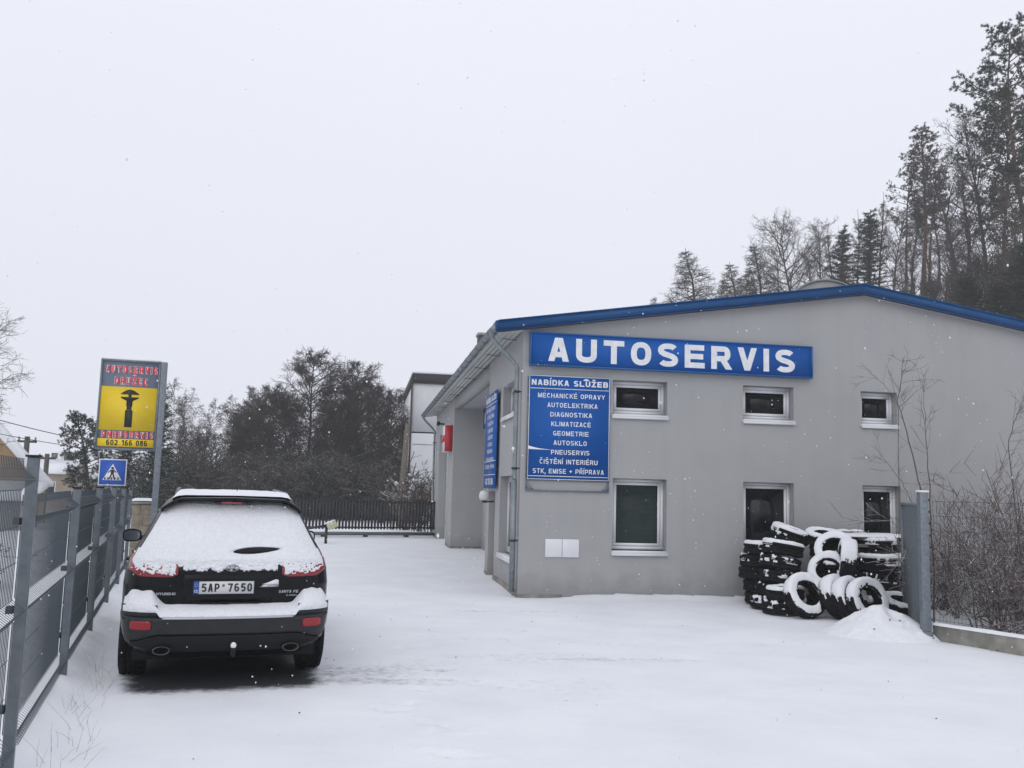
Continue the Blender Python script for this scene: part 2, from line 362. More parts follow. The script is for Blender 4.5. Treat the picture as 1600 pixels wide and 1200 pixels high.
def glyph(ch, t, W=.72):
    h = t / 2; l, r, b, T, m = h, W - h, h, 1 - h, .5
    S = []; base = {'Í': 'I', 'É': 'E', 'Ž': 'Z', 'Č': 'C', 'Š': 'S', 'Ě': 'E', 'Ř': 'R'}.get(ch, ch)
    E_ = .3
    if base == 'A': k = .02; S = [[(h * .6 - .1 * E_ * 3.0, -E_ * .9), (W / 2 - .0 + .0, 1.0 - t * .35), ], [(W - h * .6 + .1 * E_ * 3.0, -E_ * .9), (W / 2, 1.0 - t * .35)], [(W * .24, .28), (W * .76, .28)]]
    if base == 'A':
        sl = (W / 2 - h * 1.25); S = [[(h * 1.1 - sl * .3, -.3), (W / 2 + sl * .05 - h * .25, 1.05)], [(W - h * 1.1 + sl * .3, -.3), (W / 2 - sl * .05 + h * .25, 1.05)], [(W * .25, .29), (W * .75, .29)]]
    elif base == 'B': S = [[(l, 0), (l, 1)], [(l, T)] + [(W - .30, T)] + ell(W - .30, (T + m) / 2, .30 - h * 1.25, (T - m) / 2, 90, -90, 10) + [(l, m)], [(l, b)] + [(W - .29, b)] + ell(W - .29, (b + m) / 2, .29 - h, (m - b) / 2, -90, 90, 10) + [(l, m)]]
    elif base == 'C': S = [ell(W / 2, .5, W / 2 - h, .5 - h, 42, 318, 26)]
    elif base == 'D': S = [[(l, 0), (l, 1)], [(l, T), (W * .45, T)] + ell(W * .45, .5, W * .55 - h, .5 - h, 90, -90, 14) + [(l, b)]]
    elif base == 'E': S = [[(l, 0), (l, 1)], [(l, T), (W - .02, T)], [(l, m), (W - .06, m)], [(l, b), (W, b)]]
    elif base == 'F': S = [[(l, 0), (l, 1)], [(l, T), (W - .02, T)], [(l, m), (W - .08, m)]]
    elif base == 'G': S = [ell(W / 2, .5, W / 2 - h, .5 - h, 42, 330, 26), [(W * .52, .44), (W, .44)], [(r, 0.05), (r, .5)]]
    elif base == 'H': S = [[(l, 0), (l, 1)], [(r, 0), (r, 1)], [(l, m), (r, m)]]
    elif base == 'I': W = t; S = [[(h, 0), (h, 1)]]
    elif base == 'K': S = [[(l, 0), (l, 1)], [(l, .33), (W - h * .8 + .10, 1.12)], [(W * .36, .55), (W - h * .3 + .08, -.14)]]
    elif base == 'L': S = [[(l, 0), (l, 1)], [(l, b), (W, b)]]
    elif base == 'M': W = W * 1.14; r = W - h; S = [[(l, 0), (l, 1)], [(r, 0), (r, 1)], [(h * .9 - .02, 1.1), (W / 2 + .01, -.0)], [(W - h * .9 + .02, 1.1), (W / 2 - .01, -.0)]]; 
    elif base == 'N': S = [[(l, 0), (l, 1)], [(r, 0), (r, 1)], [(l * .8, 1.08), (W - l * .8, -.08)]]
    elif base in 'O0': S = [ell(W / 2, .5, W / 2 - h, .5 - h, 0, 360, 34)]
    elif base == 'P': S = [[(l, 0), (l, 1)], [(l, T), (W - .3, T)] + ell(W - .3, (T + .42) / 2, .3 - h, (T - .42) / 2, 90, -90, 10) + [(l, .42)]]
    elif base == 'R': S = [[(l, 0), (l, 1)], [(l, T), (W - .31, T)] + ell(W - .31, (T + .46) / 2, .31 - h * 1.2, (T - .46) / 2, 90, -90, 10) + [(l, .46)], [(W * .50, .52), (W - h * .5 + .04, -.10)]]
    elif base == 'S':
        S = [ell(W / 2, .5 + (.5 - h) / 2, W / 2 - h, (.5 - h) / 2, 28, 180, 12) [:-1] + [(h, .69), (h + .03, .62), (W * .32, .545), (W * .68, .455), (W - h - .03, .38), (W - h, .31)] + ell(W / 2, .5 - (.5 - h) / 2, W / 2 - h, (.5 - h) / 2, 0, -152, 12)[1:]]
    elif base == 'T': S = [[(W / 2, 0), (W / 2, 1)], [(0, T), (W, T)]]
    elif base == 'U': S = [[(l, 1), (l, .34)] + ell(W / 2, .34, W / 2 - h, .34 - h, 180, 360, 16) + [(r, 1)]]
    elif base == 'V': sl = W / 2; S = [[(h * 1.1 - sl * .22, 1.3), (W / 2 + h * .1, .02 - .05)], [(W - h * 1.1 + sl * .22, 1.3), (W / 2 - h * .1, .02 - .05)]]
    elif base == 'Y': S = [[(W / 2, 0), (W / 2, .45)], [(h - .08, 1.12), (W / 2, .38)], [(W - h + .08, 1.12), (W / 2, .38)]]
    elif base == 'Z': S = [[(0.02, T), (W, T)], [(0, b), (W, b)], [(W - h * 1.6, .96), (h * 1.6, .04)]]
    elif base == '1': W = .5; S = [[(W - h * 1.2, 0), (W - h * 1.2, 1)], [(W - h, .98), (.06, .70)]]
    elif base == '2': S = [ell(W / 2, .70, W / 2 - h, .3 - h, 170, -30, 14) + [(h * 1.4, b + .04)], [(0, b), (W, b)]]
    elif base == '5': S = [[(l + .04, T), (W - .03, T)], [(l + .06, 1), (l + .02, .46)], [(l, .5)] + ell(W / 2, .31 + h * .3, W / 2 - h, .31 - h * .7, 120, -150, 16)]
    elif base == '6': S = [ell(W / 2, .32, W / 2 - h, .32 - h, 0, 360, 22), [(l, .35), (l + .0, .6)] + ell(W / 2, .66, W / 2 - h, .34 - h, 180, 40, 12)]
    elif base == '7': S = [[(0, T), (W, T)], [(W - h, .97), (W * .35, -.15)]]
    elif base == '8': S = [ell(W / 2, .28, W / 2 - h, .28 - h * .6, 0, 360, 20), ell(W / 2, .745, W / 2 - h * 1.2, .255 - h, 0, 360, 20)]
    elif base == ',': W = t * 1.1; S = [[(h, t), (h, -.02)], [(h * 1.2, .0), (h * .3, -.22)]]
    elif base == '+': S = [[(W / 2, .2), (W / 2, .8)], [(W / 2 - .3, .5), (W / 2 + .3, .5)]]
    elif base == '-': W = .4; S = [[(0, .4), (W, .4)]]
    elif base == ' ': W = .36
    if base == 'I' and W == t: pass
    D = []
    if ch in 'ŽČŠĚŘ': D = [[(W / 2 - .2, 1.34), (W / 2, 1.14)], [(W / 2 + .2, 1.34), (W / 2, 1.14)]]
    if ch in 'ÍÉ': D = [[(W / 2 - .04, 1.10), (W / 2 + .12, 1.36)]]
    return S, D, W

def ribbon(pts, t, lo, hi):
    """quads of a stroke of width t, cut off at heights lo and hi"""
    n = len(pts); closed = n > 6 and math.dist(pts[0], pts[-1]) < 1e-4
    Lf, Rt = [], []
    for i, p in enumerate(pts):
        a = pts[i - 1] if i else (pts[-2] if closed else None); c = pts[i + 1] if i < n - 1 else (pts[1] if closed else None)
        ds = []
        for q0, q1 in ((a, p), (p, c)):
            if q0 is None or q1 is None: continue
            d = math.dist(q0, q1)
            if d > 1e-6: ds.append(((q1[0] - q0[0]) / d, (q1[1] - q0[1]) / d))
        nx = sum(-d[1] for d in ds); ny = sum(d[0] for d in ds); L = math.hypot(nx, ny) or 1; nx /= L; ny /= L
        k = 1 / max(.5, (nx * -ds[0][1] + ny * ds[0][0])); k *= t / 2
        Lf.append((p[0] + nx * k, p[1] + ny * k)); Rt.append((p[0] - nx * k, p[1] - ny * k))
    out = []
    for i in range(n - 1):
        poly = [Rt[i], Rt[i + 1], Lf[i + 1], Lf[i]]
        for sgn, lim in ((1, hi), (-1, -lo)):
            res = []
            for j in range(len(poly)):
                A, B = poly[j], poly[(j + 1) % len(poly)]; ia, ib = sgn * A[1] <= lim + 1e-9, sgn * B[1] <= lim + 1e-9
                if ia: res.append(A)
                if ia != ib:
                    s_ = (lim - sgn * A[1]) / (sgn * B[1] - sgn * A[1]); res.append((A[0] + s_ * (B[0] - A[0]), A[1] + s_ * (B[1] - A[1])))
            poly = res
            if len(poly) < 3: break
        if len(poly) >= 3: out.append(poly)
    return out

def letters(text, t=.2, gap=.16, W=.72):
    """list of (char, polygons, x offset); total width"""
    x = 0; res = []
    for ch in text:
        S, D, w_ = glyph(ch, t, W)
        polys = []
        for k, s in enumerate(S): polys += [(k, q) for q in ribbon(s, t, 0 if ch != ',' else -.3, 1)]
        for k, s in enumerate(D): polys += [(5 + k, q) for q in ribbon(s, t * .75, 1.06, 1.5)]
        res.append((ch, polys, x)); x += w_ + gap
    return res, x - gap

def write(parent, text, x, z, width, height, mt, y=0, name='lettering', t=.2, gap=.16, W=.72, each=False, axis='x', sx=1, grow_=0., slant=0.):
    """flat printed text centred on x, standing on baseline z; faces -Y (axis x) or -X (axis y)"""
    L, tot = letters(text, t, gap, W); fx = width / tot; x0 = x - sx * width / 2
    objs = []; mb = MB()
    for ch, polys, ox in L:
        if each: mb = MB()
        for k, poly in polys:
            P = [(x0 + sx * ((ox + q[0] + slant * q[1]) * fx), z + q[1] * height) for q in poly]
            d = y - .0005 * k
            V = [(p[0], d, p[1]) for p in P] if axis == 'x' else [(d, p[0], p[1]) for p in P]
            mb.quad(*V)
        if each and ch != ' ': objs.append(mb.build(name, mt, parent))
    if not each: objs.append(mb.build(name, mt, parent))
    return objs

# ------------------------------------------------------------------ the garage building
def wall(mb, P, u0, u1, z0, z1, holes):
    us = sorted({u0, u1, *[h[0] for h in holes], *[h[1] for h in holes]}); zs = sorted({z0, z1, *[h[2] for h in holes], *[h[3] for h in holes]})
    for a, b in zip(us, us[1:]):
        for c, d in zip(zs, zs[1:]):
            if any(h[0] <= a + 1e-6 and b <= h[1] + 1e-6 and h[2] <= c + 1e-6 and d <= h[3] + 1e-6 for h in holes): continue
            mb.quad(P(a, c, 0), P(b, c, 0), P(b, d, 0), P(a, d, 0))
    for a, b, c, d, q in holes:
        mb.quad(P(a, c, 0), P(a, c, q), P(a, d, q), P(a, d, 0)); mb.quad(P(b, c, q), P(b, c, 0), P(b, d, 0), P(b, d, q))
        mb.quad(P(a, c, q), P(a, c, 0), P(b, c, 0), P(b, c, q)); mb.quad(P(a, d, 0), P(a, d, q), P(b, d, q), P(b, d, 0))
        mb.quad(P(a, c, q), P(b, c, q), P(b, d, q), P(a, d, q))

SL = .155; RU = 6.23; ZE = 4.48; VL = 19.0
bld = empty('garage_building', bw(0, 0), YB, label='grey rendered car repair garage with blue metal roof edge', cat='building')
PF = lambda u, z, d: (u, d, z)
PS = lambda v, z, d: (d, v, z)
ups = [(1.58, 2.56, 3.07, 3.69), (3.95, 4.90, 3.07, 3.70), (6.19, 6.90, 3.07, 3.69), (10.6, 11.5, 3.07, 3.69)]
lows = [(1.60, 2.56, .75, 2.00), (3.95, 4.89, .75, 2.00), (6.19, 6.93, .75, 2.00), (10.6, 11.5, .75, 2.00)]
DEPTH = .30
mb = MB()
wall(mb, PF, 0, 12.46, -.4, 4.44, [(*h, DEPTH) for h in ups + lows])
mb.quad((0, 0, 4.44), (12.46, 0, 4.44), (12.46, 0, ZE + .02), (RU, 0, ZE + SL * RU + .02), (0, 0, ZE + .02))
side_up = (.62, 2.16, 3.09, 3.715); side_lo = (.42, 2.26, .54, 2.01); door = (2.90, 3.78, -.4, 1.72)
wall(mb, PS, 0, 4.20, -.4, 4.48, [(*side_up, DEPTH), (*side_lo, DEPTH), (*door, .22)])
for v0, v1, z1 in ((4.20, 12.05, 4.48),):
    mb.box(0, .20, v0, v1, 4.15, 4.478)                             # lintel over the recess
    mb.quad((.2, v0, 4.15), (.92, v0, 4.15), (.92, v1, 4.15), (.2, v1, 4.15))
wall(mb, lambda v, z, d: (.92 + d, v, z), 4.20, 12.05, -.4, 4.15, [(9.3, 11.2, 2.25, 3.0, .12), (5.2, 8.4, -.4, 3.0, .12)])
mb.quad((0, 4.2, -.4), (.92, 4.2, -.4), (.92, 4.2, 4.148), (0, 4.2, 4.148))
mb.quad((0, 12.05, -.4), (.92, 12.05, -.4), (.92, 12.05, 4.148), (0, 12.05, 4.148))
wall(mb, PS, 12.05, VL, -.4, 4.48, [(13.75, 17.3, -.4, 3.62, .35)])
mb.quad((0, VL, -.4), (12.46, VL, -.4), (12.46, VL, ZE), (RU, VL, ZE + SL * RU), (0, VL, ZE))
mb.quad((12.46, 0, -.4), (12.46, VL, -.4), (12.46, VL, ZE), (12.46, 0, ZE))
mb.build('wall', M['plaster'], bld)
# worn strip along the foot of the wall
for q in ((-.012, -.002, .0, 2.9, -.3, .10), (-.012, -.002, 3.78, 4.2, -.3, .07), (-.012, -.002, 12.05, 13.7, -.3, .07), (-.012, .92, 12.035, 12.048, -.3, .06), (0.0, .75, -.012, -.002, -.3, .045)):
    MB().box(*q).build('wall_base', M['base_stone'], bld)
# roof
def rz(u): return ZE + SL * (u if u < RU else 2 * RU - u)
mb = MB(); v0, v1 = -.10, VL + .12
for a, b in ((-.45, RU), (RU, 12.91)):
    za, zb = rz(a), rz(b)
    A = [(a, v0, za), (b, v0, zb), (b, v1, zb), (a, v1, za)]; T_ = [(x, y, z + .13) for x, y, z in A]
    mb.add(A + T_, [(0, 3, 2, 1), (4, 5, 6, 7), (0, 1, 5, 4), (1, 2, 6, 5), (2, 3, 7, 6), (3, 0, 4, 7)])
roof = mb.build('roof', M['soffit'], bld)
mb = MB(); n = 60
for a, b in ((-.44, RU), (RU, 12.90)):
    for i in range(n):
        p, q = a + (b - a) * i / n, a + (b - a) * (i + 1) / n
        h = lambda x, y: rz(x) + .135 + .02 + .012 * fbm(x, y, 1.7, 4)
        mb.quad((p, v0 + .3, h(p, 0)), (q, v0 + .3, h(q, 0)), (q, v1, h(q, 5)), (p, v1, h(p, 5)))
mb.build('snow_layer', M['snow'], roof)
mb = MB(); mb2 = MB()
for a, b in ((-.46, RU), (RU, 12.92)):
    za, zb = rz(a), rz(b)
    for (y0_, y1_, lo, hi, tgt) in ((-.150, -.105, .012, .168, mb), (-.158, .16, .170, .192, mb), (-.156, -.110, -.022, .010, mb2)):
        A = [(a, y0_, za + lo), (b, y0_, zb + lo), (b, y1_, zb + lo), (a, y1_, za + lo)]; T_ = [(x, y, z + hi - lo) for x, y, z in A]
        tgt.add(A + T_, [(0, 3, 2, 1), (4, 5, 6, 7), (0, 1, 5, 4), (1, 2, 6, 5), (2, 3, 7, 6), (3, 0, 4, 7)])
mb.box(-.50, -.465, -.15, .25, rz(-.46) + .0, rz(-.46) + .18)
mb.build('verge_flashing', M['blue_metal'], roof); mb2.build('flashing_lip', M['blue_metal_dark'], roof)
for a, b, k in ((4.4, 5.9, 1), (7.2, 8.4, .6), (8.9, 9.3, .4)):
    P = []; mb = MB()
    for i in range(14):
        t = i / 13; u = a + (b - a) * t; P.append((u, rz(u) + .192))
    mb.add([(u, -.145, z) for u, z in P] + [(u, .0, z + .02 * k * math.sin(math.pi * (i / 13)) ** .6) for i, (u, z) in enumerate(P)] + [(u, .15, z + .03) for u, z in P],
           [(i, i + 1, 14 + i + 1, 14 + i) for i in range(13)] + [(14 + i, 15 + i, 29 + i, 28 + i) for i in range(13)])
    mb.build('snow_patch', M['snow'], roof)
# arched ridge light
mb = MB(); n = 18; rad = .98
ang = [R(40 + 100 * i / n) for i in range(n + 1)]
prof = [(RU + 0.0 + rad * math.cos(a) * 1.0, ZE + SL * RU + .13 - .52 + rad * math.sin(a) * .96) for a in ang]
mb.prism(prof, 'y', 1.2, 17.5); sk = mb.build('ridge_light', M['arch'], roof)
for yy in (1.17, 4, 7, 10, 13, 16):
    mb = MB()
    for i in range(n):
        (a, b), (c, d) = prof[i], prof[i + 1]; o_ = .03
        mb.add([(a, yy, b), (c, yy, d), (c, yy + .06, d), (a, yy + .06, b), (a, yy, b + o_), (c, yy, d + o_), (c, yy + .06, d + o_), (a, yy + .06, b + o_)], [(0, 1, 5, 4), (4, 5, 6, 7), (2, 3, 7, 6)])
    mb.build('rib', M['zinc'], sk)
# chimney
mb = MB(); mb.box(.88, 1.10, 13.8, 14.3, 4.6, 6.72); ch = mb.build('chimney', M['brick_dark'], roof)
MB().box(.84, 1.14, 13.74, 14.36, 6.724, 6.80).build('chimney_cap', M['concrete'], roof)
# soffit boards below the left eave, each a board
for i in range(4):
    a = -.445 + i * .111; mb = MB()
    mb.add([(a, -.09, rz(a) - .004), (a + .1106, -.09, rz(a + .1106) - .004), (a + .1106, v1, rz(a + .1106) - .004), (a, v1, rz(a) - .004), (a, -.09, rz(a) - .022), (a + .1106, -.09, rz(a + .1106) - .022), (a + .1106, v1, rz(a + .1106) - .022), (a, v1, rz(a) - .022)],
           [(0, 1, 2, 3), (7, 6, 5, 4), (0, 4, 5, 1), (1, 5, 6, 2), (2, 6, 7, 3), (3, 7, 4, 0)])
    mb.build('soffit_board', M['soffit'], bld)
# gutter
mb = MB(); r_ = .065; gu, gz_ = -.525, rz(-.45) + .045; n = 9; ring = []
for rr_ in (r_, r_ - .006):
    for i in range(n + 1):
        a = math.pi + math.pi * i / n; ring.append((gu + rr_ * math.cos(a), gz_ + rr_ * math.sin(a)))
P = ring[:n + 1] + ring[n + 1:][::-1]; mb.prism(P, 'y', -.12, VL + .1)
mb.tube([(gu - r_, -.12, gz_), (gu - r_, VL + .1, gz_)], .011, 6); mb.tube([(gu, -.13, gz_ - .004)] * 1 + [(gu, -.118, gz_ - .004)], .06, 12)
gut = mb.build('gutter', M['zinc'], bld)
for i in range(22):
    v = .2 + i * .87
    MB().tube([(gu + .075, v, gz_ + .03), (gu + .05, v, gz_ - .05), (gu, v, gz_ - .075), (gu - .055, v, gz_ - .05), (gu - .075, v, gz_ + .012)], .009, 4).build('gutter_bracket', M['galv_post'], gut)
for i in range(9):
    v = .6 + i * 2.0
    MB().tube([(-.02, v, rz(0) - .09), (-.45, v, gz_ - .03)], .006, 4).build('stay_wire', M['steel_dark'], gut)
def downpipe(v, bend=0):
    mb = MB(); mb.tube([(gu, v, gz_ - .05), (gu, v, gz_ - .13), (gu + .06, v, gz_ - .22), (-.16, v + bend, gz_ - .52), (-.085, v + bend, gz_ - .62), (-.085, v + bend, 2.0), (-.085, v + bend, 1.9)], .04, 12)
    mb.tube([(-.085, v + bend, 1.92), (-.085, v + bend, .08)], .048, 12)
    mb.tube([(gu, v, gz_ - .03), (gu, v, gz_ - .14)], [.06, .042], 12)
    d = mb.build('downpipe', M['zinc'], bld, smooth=True)
    for z in (3.4, 2.1, .9):
        MB().tube([(-.085, v + bend, z), (-.085, v + bend, z + .035)], .055, 12).box(-.05, 0, v + bend - .008, v + bend + .008, z + .01, z + .03).build('pipe_clamp', M['steel_dark'], d)
downpipe(.10, -.02); downpipe(18.6)

def window(P, a, b, c, d, dep, opened='', blind=False, sill=True, mull=False):
    """frame, pane and sill inside an opening; P maps (along, height, depth)"""
    def bx(mb, a, b, c, d, q0, q1):
        V = [P(a, c, q0), P(b, c, q0), P(b, c, q1), P(a, c, q1), P(a, d, q0), P(b, d, q0), P(b, d, q1), P(a, d, q1)]
        mb.add(V, [(0, 3, 2, 1), (4, 5, 6, 7), (0, 1, 5, 4), (1, 2, 6, 5), (2, 3, 7, 6), (3, 0, 4, 7)])
    c2 = c + .045 if sill else c; f = .055; e = .003
    mb = MB(); q = dep - .14
    bx(mb, a + e, b - e, c2, c2 + f, q, q + .07); bx(mb, a + e, b - e, d - f, d - e, q, q + .07)
    bx(mb, a + e, a + f, c2 + f, d - f, q, q + .07); bx(mb, b - f, b - e, c2 + f, d - f, q, q + .07)
    wo = mb.build('window', M['white_pvc'], bld)
    mb = MB(); g = .05; a2, b2, c3, d2 = a + f + .004, b - f - .004, c2 + f + .004, d - f - .004
    segs = [(a2, b2)] if not mull else [(a2, (a2 + b2) / 2 - .003), ((a2 + b2) / 2 + .003, b2)]
    for s0, s1 in segs:
        mb = MB(); bx(mb, s0, s1, c3, c3 + g, q - .004, q + .045); bx(mb, s0, s1, d2 - g, d2, q - .004, q + .045)
        bx(mb, s0, s0 + g, c3 + g, d2 - g, q - .004, q + .045); bx(mb, s1 - g, s1, c3 + g, d2 - g, q - .004, q + .045)
        mb.build('sash', M['white_pvc'], wo)
        mb = MB(); bx(mb, s0 + g, s1 - g, c3 + g, d2 - g, q + .018, q + .026)
        mb.build('pane', glassm if blind else M['glass_dark'], wo)
    if blind:
        mb = MB(); z = c3 + g + .01
        while z < d2 - g - .01:
            V = [P(a2 + g + .008, z, q + .045), P(b2 - g - .008, z, q + .045), P(b2 - g - .008, z + .017, q + .058), P(a2 + g + .008, z + .017, q + .058)]
            mb.quad(*V); z += .021
        mb.build('blind_slat', M['blind'], wo, kind='stuff')
    if sill:
        mb = MB(); bx(mb, a - .012, b + .02, c - .012, c + .012, -.045, dep - .135); bx(mb, a - .012, b + .02, c - .05, c - .0125, -.048, -.035)
        mb.build('sill', M['sill'], wo)
        mb = MB(); bx(mb, a + .01, b - .005, c + .0125, c + .03, -.04, dep - .15); s_ = mb.build('snow_on_sill', M['snow'], wo)
    return wo

glassm = bpy.data.materials.new('clear_window_glass'); glassm.use_nodes = True
_n = glassm.node_tree.nodes; _p = _n['Principled BSDF']; _t = _n.new('ShaderNodeBsdfTransparent'); _t.inputs[0].default_value = (.75, .8, .8, 1)
_m = _n.new('ShaderNodeMixShader'); _m.inputs[0].default_value = .22; _p.inputs['Base Color'].default_value = (.01, .012, .012, 1); _p.inputs['Roughness'].default_value = .05
glassm.node_tree.links.new(_t.outputs[0], _m.inputs[1]); glassm.node_tree.links.new(_p.outputs[0], _m.inputs[2]); glassm.node_tree.links.new(_m.outputs[0], _n['Material Output'].inputs[0])
# dark rooms behind every opening
for k, h in enumerate(ups + lows):
    MB().quad((h[0] + .01, DEPTH - .004, h[2] + .01), (h[1] - .01, DEPTH - .004, h[2] + .01), (h[1] - .01, DEPTH - .004, h[3] - .01), (h[0] + .01, DEPTH - .004, h[3] - .01)).build('dark_interior', M['room'], bld)
for h in ups: window(PF, *h, DEPTH)
for i, h in enumerate(lows): window(PF, *h, DEPTH, blind=(i == 0))
window(PS, *side_up, .29); window(PS, *side_lo, .29)
window(lambda v, z, d: (.92 + d, v, z), 9.3, 11.2, 2.25, 3.0, .15)
# entrance door and garage door leaves
mb = MB().box(.12, .17, 2.91, 3.77, -.05, 1.71); dr = mb.build('door', M['greywall'], bld); MB().tube([(.08, 3.0, .95), (.08, 3.12, .95)], .012, 6).build('door_handle', M['chrome'], dr)
for i in range(6): bevel(MB().box(.27, .33, 13.77, 17.28, -.05 + i * .61, -.05 + i * .61 + .60).build('garage_door_panel', M['soffit'], bld), .015)
for i in range(5): bevel(MB().box(.96, 1.02, 5.22, 8.38, -.05 + i * .605, -.05 + i * .605 + .595).build('garage_door_panel', M['soffit'], bld), .015)
# meter boxes in the facade
for a in (.453, .744):
    bevel(MB().box(a, a + .284, -.02, -.003, .66, .957).build('meter_box_cover', M['white_pvc'], bld), .004)

# ------------------------------------------------------------------ signs on the garage
def frame_rect(mb, x0, x1, z0, z1, w_, y0, y1):
    mb.box(x0, x1, y0, y1, z0, z0 + w_); mb.box(x0, x1, y0, y1, z1 - w_, z1); mb.box(x0, x0 + w_, y0, y1, z0 + w_, z1 - w_); mb.box(x1 - w_, x1, y0, y1, z0 + w_, z1 - w_)
sg = empty('shop_sign', bw(.1, 0, 3.86), YB, label='long blue sign with large white letters AUTOSERVIS above the windows', cat='sign')
MB().box(.006, 5.104, -.118, -.03, .006, .568).build('panel', M['sign_blue'], sg)
mb = MB(); frame_rect(mb, 0, 5.11, 0, .575, .022, -.13, -.02); mb.build('edge_trim', mat('blue_trim', (.01, .10, .30), .4), sg)
for i in range(5): MB().box(.4 + i * 1.05, .46 + i * 1.05, -.019, 0, .05, .52).build('bracket', M['galv'], sg)
write(sg, 'AUTOSERVIS', 2.54, .085, 4.46, .405, M['sign_white'], y=-.1215, name='letter', t=.235, gap=.27, W=.82, each=True)

LINES = ['MECHANICKÉ OPRAVY', 'AUTOELEKTRIKA', 'DIAGNOSTIKA', 'KLIMATIZACE', 'GEOMETRIE', 'AUTOSKLO', 'PNEUSERVIS', 'ČIŠTĚNÍ INTERIÉRU', 'STK, EMISE + PŘÍPRAVA']
WID = [1.165, .875, .725, .685, .615, .575, .665, 1.00, 1.225]
bd = empty('services_sign', bw(.09, 0, 1.75), YB, label='square blue board headed NABÍDKA SLUŽEB listing services beside the upper window', cat='sign')
MB().box(.02, 1.425, -.055, -.035, .195, 1.95).build('panel', M['sign_blue'], bd)
mb = MB(); frame_rect(mb, 0, 1.44, 0, .20, .022, -.034, -.006); mb.box(0, .022, -.034, -.006, .2, 1.93); mb.box(1.418, 1.44, -.034, -.006, .2, 1.93); mb.build('mounting_frame', M['galv'], bd)
for s in (0, 1):
    a, b = (.024, .14) if s == 0 else (1.416, 1.30)
    MB().prism([(a, .024), (b, .024), (a, .14)], 'y', -.036, -.028).build('gusset', M['galv'], bd)
mb = MB(); frame_rect(mb, .02, 1.425, .195, 1.95, .010, -.058, -.05); mb.build('edge_line', M['sign_white'], bd)
write(bd, 'NABÍDKA SLUŽEB', .725, 1.785, 1.33, .096, M['sign_white'], y=-.0575, t=.215, gap=.17, name='lettering')
for z in (1.725, .245): MB().box(.035, 1.41, -.0585, -.0555, z, z + .012).build('rule', M['sign_white'], bd)
for i, (s, wd) in enumerate(zip(LINES, WID)):
    write(bd, s, .755 + (0, .02, .0, 0, 0, -.01, -.005, -.03, -.03)[i], 1.575 - i * .1595, wd, .078, M['sign_white'], y=-.0575, t=.165, gap=.19)
mb = MB(); rg = random.Random(2)   # snow caught behind the torn vinyl
for x0_, x1_, zz in ((.022, .40, .70), (.95, 1.06, 1.893)):
    P = [(x0_ + (x1_ - x0_) * i / 9, zz + (.055 * (1 - i / 9) ** 2 if zz < 1 else .028 * math.sin(math.pi * i / 9))) for i in range(10)]
    mb.prism(P + [(x1_, zz - .008), (x0_, zz - .005)], 'y', -.0665, -.0595)
mb.build('snow_streak', M['snow'], bd)

# the second board hangs on the side wall above the door
b2 = empty('side_services_sign', bw(0, 0, 1.78), YB, label='narrow looking blue services board on the side wall above the entrance lamp', cat='sign')
MB().box(-.075, -.055, 2.47, 4.17, 0, 1.93).build('panel', M['sign_blue'], b2)
mb = MB()
for z in (.35, 1.5): mb.box(-.053, -.003, 2.6, 4.0, z, z + .04)
mb.build('mounting_frame', M['galv'], b2)
write(b2, 'NABÍDKA SLUŽEB', 3.32, 1.76, 1.5, .11, M['sign_white'], y=-.0775, t=.25, gap=.13, axis='y', sx=-1)
for i, (s, wd) in enumerate(zip(LINES, WID)):
    write(b2, s, 3.32, 1.56 - i * .142 - (.03 if i > 6 else 0), wd * 1.12, .078, M['sign_white'], y=-.0775, t=.185, gap=.17, axis='y', sx=-1)
write(b2, '602 166 086', 3.32, .07, 1.1, .13, M['sign_white'], y=-.0775, t=.22, axis='y', sx=-1)
for z in (1.70, .535, .265): MB().box(-.0785, -.0755, 2.49, 4.15, z, z + .012).build('rule', M['sign_white'], b2)
# blue sign in the recess, mostly hidden
s3 = empty('recess_sign', bw(.92, 11.9, 3.55), YB, label='blue sign with white letters inside the recess behind the side wall', cat='sign')
MB().box(-.07, -.004, -3.9, -.1, 0, .58).build('panel', M['sign_blue'], s3)
write(s3, 'AUTOSERVIS', -2.0, .12, 3.3, .34, M['sign_white'], y=-.0725, t=.235, W=.8, name='letter', each=True, axis='y', sx=-1)
# red and white box sign further along
s4 = empty('red_sign', bw(0, 12.35, 2.86), YB, label='small red and white box sign on the far block of the side wall', cat='sign')
MB().box(-.24, -.004, 0.006, 1.0, 0, .80).build('panel', M['white_pvc'], s4); MB().box(-.238, -.004, -.012, .004, 0.003, .797).build('red_face', M['red_box'], s4)
MB().box(-.26, -.241, .02, .99, .30, .50).build('red_band', M['red_box'], s4)
# camera, lamp
cm = empty('security_camera', bw(0, 15.4, 3.9), YB, label='small black security camera under the eave of the far block', cat='camera')
MB().tube([(-.01, 0, 0), (-.14, 0, .0), (-.2, -.05, .02)], .03, 8).build('bracket', M['black'], cm); MB().tube([(-.2, .06, .04), (-.24, -.3, -.03)], .06, 10).build('camera_body', M['black'], cm)
lp = empty('entrance_lamp', bw(0, 3.0, 1.62), YB, label='white globe lamp on a black bracket by the entrance door', cat='lamp')
mb = MB(); n = 12; V = []
prof = [(.02, .11), (.075, .10), (.105, .05), (.11, -.02), (.095, -.07), (.03, -.09)]
for r, z in prof: V += [(-.20 + r * math.cos(2 * math.pi * j / n), r * math.sin(2 * math.pi * j / n), z) for j in range(n)]
mb.add(V, [(i * n + j, i * n + (j + 1) % n, (i + 1) * n + (j + 1) % n, (i + 1) * n + j) for i in range(5) for j in range(n)] + [tuple(range(n)), tuple(range(5 * n, 6 * n))])
